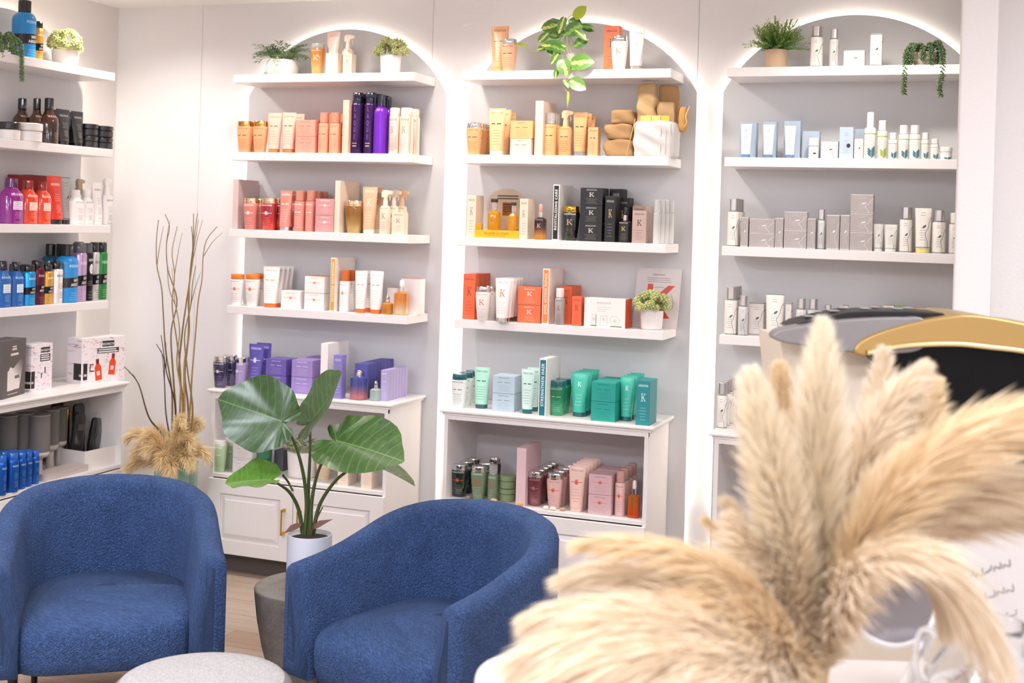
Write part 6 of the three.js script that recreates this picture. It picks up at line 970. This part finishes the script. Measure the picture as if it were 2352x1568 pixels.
{
  const m = [[2.461, 1.081, 3.823]][0], t = thing('ceramic_vase', 'white ceramic vase on the counter holding the pampas grass', 'vase', [m[0], .92, m[2]]), h = m[1] - .92;
  part('body', lathe([[0, 0], [.06, 0], [.075, h * .2], [.08, h * .5], [.06, h * .85], [.05, h], [.046, h], [.055, h * .85], [.074, h * .5], [.068, h * .2], [0, .008]], 44), phys(0xf0e8e0, .35, { clearcoat: .3 }), t);
  const A = { dark: [.80, .63, .41], light: [.93, .82, .65] }, G = { dark: [.77, .57, .31], light: [.92, .77, .53] }, W = { dark: [.86, .72, .48], light: [.95, .87, .72] };
  // course of each plume from the vase mouth to its tip
  const S = [
    ['tallest upright cream plume in front of the black machine panel', [[2.461, 1.081, 3.823], [2.464, 1.223, 3.865], [2.465, 1.391, 3.907], [2.466, 1.518, 3.928], [2.466, 1.632, 3.928]], { n: 9000, len: .095, spread: .46, r0: .03, r1: .004, from: .3, droop: .1, ...W }],
    ['upright cream plume before the right arch cabinet', [[2.458, 1.081, 3.825], [2.446, 1.231, 3.904], [2.424, 1.382, 3.976], [2.402, 1.487, 4.006], [2.385, 1.565, 4.012]], { n: 8000, len: .10, spread: .5, r0: .03, r1: .008, from: .3, droop: .15, ...W }],
    ['tan upright plume between two cream plumes', [[2.459, 1.081, 3.824], [2.441, 1.215, 3.799], [2.418, 1.351, 3.765], [2.393, 1.454, 3.742], [2.382, 1.556, 3.746]], { n: 4200, len: .08, spread: .7, from: .3, droop: .2, ...G }],
    ['tufted plume rising against the black machine front', [[2.464, 1.081, 3.822], [2.482, 1.238, 3.815], [2.509, 1.395, 3.805], [2.548, 1.504, 3.769], [2.593, 1.572, 3.731]], { n: 5200, len: .085, spread: .75, r0: .03, from: .3, droop: .25, ...A }],
    ['second tufted plume under the gold shell', [[2.464, 1.081, 3.822], [2.480, 1.248, 3.752], [2.506, 1.409, 3.700], [2.527, 1.510, 3.670], [2.531, 1.582, 3.658]], { n: 4600, len: .08, spread: .7, r0: .03, from: .3, droop: .2, ...A }],
    ['golden brown tuft before the black machine front', [[2.470, 1.081, 3.820], [2.496, 1.212, 3.736], [2.553, 1.356, 3.682], [2.591, 1.450, 3.646], [2.612, 1.535, 3.617]], { n: 3600, len: .075, spread: .7, r0: .03, from: .35, droop: .2, ...G }],
    ['long plume arching across the black panel to the frame edge', [[2.467, 1.081, 3.821], [2.500, 1.248, 3.915], [2.553, 1.384, 3.949], [2.630, 1.476, 3.952], [2.722, 1.529, 3.918], [2.793, 1.549, 3.891]], { n: 6000, len: .14, spread: .38, r0: .03, r1: .02, from: .3, droop: .25, ...G }],
    ['second arching plume under the longest arching one', [[2.467, 1.081, 3.821], [2.495, 1.233, 3.864], [2.554, 1.347, 3.874], [2.640, 1.410, 3.863], [2.739, 1.431, 3.826], [2.802, 1.427, 3.802]], { n: 5200, len: .13, spread: .36, r0: .03, r1: .02, from: .28, droop: .3, ...A }],
    ['lowest level plume reaching to the frame edge', [[2.467, 1.081, 3.821], [2.491, 1.205, 3.812], [2.549, 1.302, 3.790], [2.627, 1.353, 3.761], [2.712, 1.375, 3.729], [2.791, 1.365, 3.700]], { n: 4600, len: .12, spread: .36, r0: .028, r1: .016, from: .25, droop: .3, ...A }],
    ['plume drooping over toward the glass vase', [[2.467, 1.081, 3.821], [2.495, 1.217, 3.917], [2.537, 1.325, 3.987], [2.593, 1.350, 3.987], [2.654, 1.305, 3.964], [2.708, 1.231, 3.944]], { n: 2600, len: .11, spread: .4, r0: .026, r1: .014, from: .25, droop: .5, ...A }],
    ['short plume bending down over the round mirror', [[2.467, 1.081, 3.821], [2.487, 1.192, 3.878], [2.520, 1.279, 3.908], [2.568, 1.315, 3.890], [2.612, 1.295, 3.874], [2.636, 1.246, 3.864]], { n: 2800, len: .09, spread: .4, r0: .024, from: .25, droop: .5, ...A }],
    ['topmost sparse plume arching toward the second armchair', [[2.455, 1.081, 3.826], [2.429, 1.215, 3.963], [2.375, 1.303, 4.048], [2.312, 1.338, 4.093], [2.241, 1.350, 4.119], [2.192, 1.352, 4.138]], { n: 1300, len: .10, spread: .34, r0: .02, r1: .008, from: .22, droop: .2, ...G }],
    ['second sparse plume arching over the second armchair', [[2.455, 1.081, 3.826], [2.421, 1.196, 3.945], [2.346, 1.270, 4.016], [2.269, 1.294, 4.056], [2.207, 1.298, 4.079], [2.157, 1.291, 4.098]], { n: 1900, len: .11, spread: .36, r0: .02, r1: .010, from: .2, droop: .2, ...A }],
    ['third arching plume ending before the armchair arm', [[2.455, 1.081, 3.826], [2.419, 1.184, 3.967], [2.344, 1.249, 4.060], [2.265, 1.264, 4.110], [2.195, 1.262, 4.137], [2.135, 1.251, 4.159]], { n: 3800, len: .12, spread: .42, r0: .03, r1: .014, from: .18, droop: .25, ...A }],
    ['fourth arching plume with fluffy tip, low before the armchair', [[2.455, 1.081, 3.826], [2.417, 1.186, 4.032], [2.343, 1.235, 4.113], [2.263, 1.250, 4.165], [2.194, 1.234, 4.190], [2.134, 1.212, 4.213]], { n: 5200, len: .13, spread: .48, r0: .035, r1: .018, from: .15, droop: .25, ...A }],
    ['lowest plume spreading along the counter corner', [[2.455, 1.081, 3.826], [2.418, 1.182, 4.074], [2.344, 1.223, 4.166], [2.271, 1.228, 4.215], [2.210, 1.209, 4.238], [2.160, 1.180, 4.257]], { n: 5200, len: .13, spread: .5, r0: .035, r1: .018, from: .15, droop: .3, ...A }],
    ['short low plume hanging near the vase mouth', [[2.455, 1.081, 3.826], [2.432, 1.176, 4.090], [2.380, 1.204, 4.174], [2.318, 1.198, 4.219], [2.268, 1.169, 4.237]], { n: 3600, len: .12, spread: .5, r0: .03, from: .12, droop: .4, ...A }],
    ['thin wisp reaching up before the light strip', [[2.456, 1.081, 3.825], [2.415, 1.190, 3.841], [2.370, 1.267, 3.857], [2.329, 1.311, 3.873], [2.303, 1.336, 3.883]], { n: 500, len: .06, spread: .4, r0: .014, r1: .004, from: .3, droop: .1, ...G }],
    ['thin wisp beside the upright cream plume', [[2.456, 1.081, 3.825], [2.424, 1.203, 3.859], [2.385, 1.291, 3.894], [2.356, 1.349, 3.916], [2.338, 1.374, 3.923]], { n: 900, len: .07, spread: .45, r0: .016, r1: .006, from: .3, droop: .1, ...A }],
    ['inner tan plume filling the middle of the bunch', [[2.459, 1.081, 3.824], [2.445, 1.178, 3.893], [2.419, 1.264, 3.946], [2.386, 1.323, 3.979], [2.362, 1.365, 3.988]], { n: 3800, len: .10, spread: .6, r0: .035, from: .15, droop: .3, ...A }],
    ['inner plume leaning toward the machine', [[2.464, 1.081, 3.822], [2.480, 1.198, 3.859], [2.506, 1.306, 3.870], [2.539, 1.395, 3.858], [2.573, 1.453, 3.845]], { n: 4200, len: .10, spread: .6, r0: .035, from: .15, droop: .3, ...A }],
    ['low inner plume left of the stems', [[2.456, 1.081, 3.825], [2.436, 1.172, 3.961], [2.399, 1.239, 4.039], [2.352, 1.272, 4.078], [2.309, 1.283, 4.094]], { n: 4200, len: .12, spread: .55, r0: .035, from: .12, droop: .3, ...G }],
    ['pale plume low beside the mirror', [[2.461, 1.081, 3.823], [2.469, 1.172, 3.863], [2.481, 1.255, 3.880], [2.497, 1.331, 3.874], [2.519, 1.388, 3.866]], { n: 3600, len: .09, spread: .5, r0: .03, from: .15, droop: .25, ...W }],
  ];
  S.forEach(([said, p, o], i) => {
    const g = thing('pampas_plume', `${said}, in white vase`, 'pampas grass', p[0], 0, 'pampas plumes on the counter'), sp = p.map((k) => V(k[0] - p[0][0], k[1] - p[0][1], k[2] - p[0][2]));
    part('plume', plumeGeometry(sp, { seed: 500 + i, w: .0010, segs: 3, ...o }), strawMat, g).userData.kind = 'stuff';
    part('stem', tube([V((R0(i) - .5) * .03, -h * .8, (R0(i + 7) - .5) * .03), ...sp.slice(0, 4)], .003, .0014, 6, 24), std(0xc09a5c, .8), g);
  });
  function R0(i) { return rnd(900 + i)(); }
}
scene.traverse((o) => { if (o.isMesh) { o.castShadow = true; o.receiveShadow = true; } });
renderer.render(scene, camera);
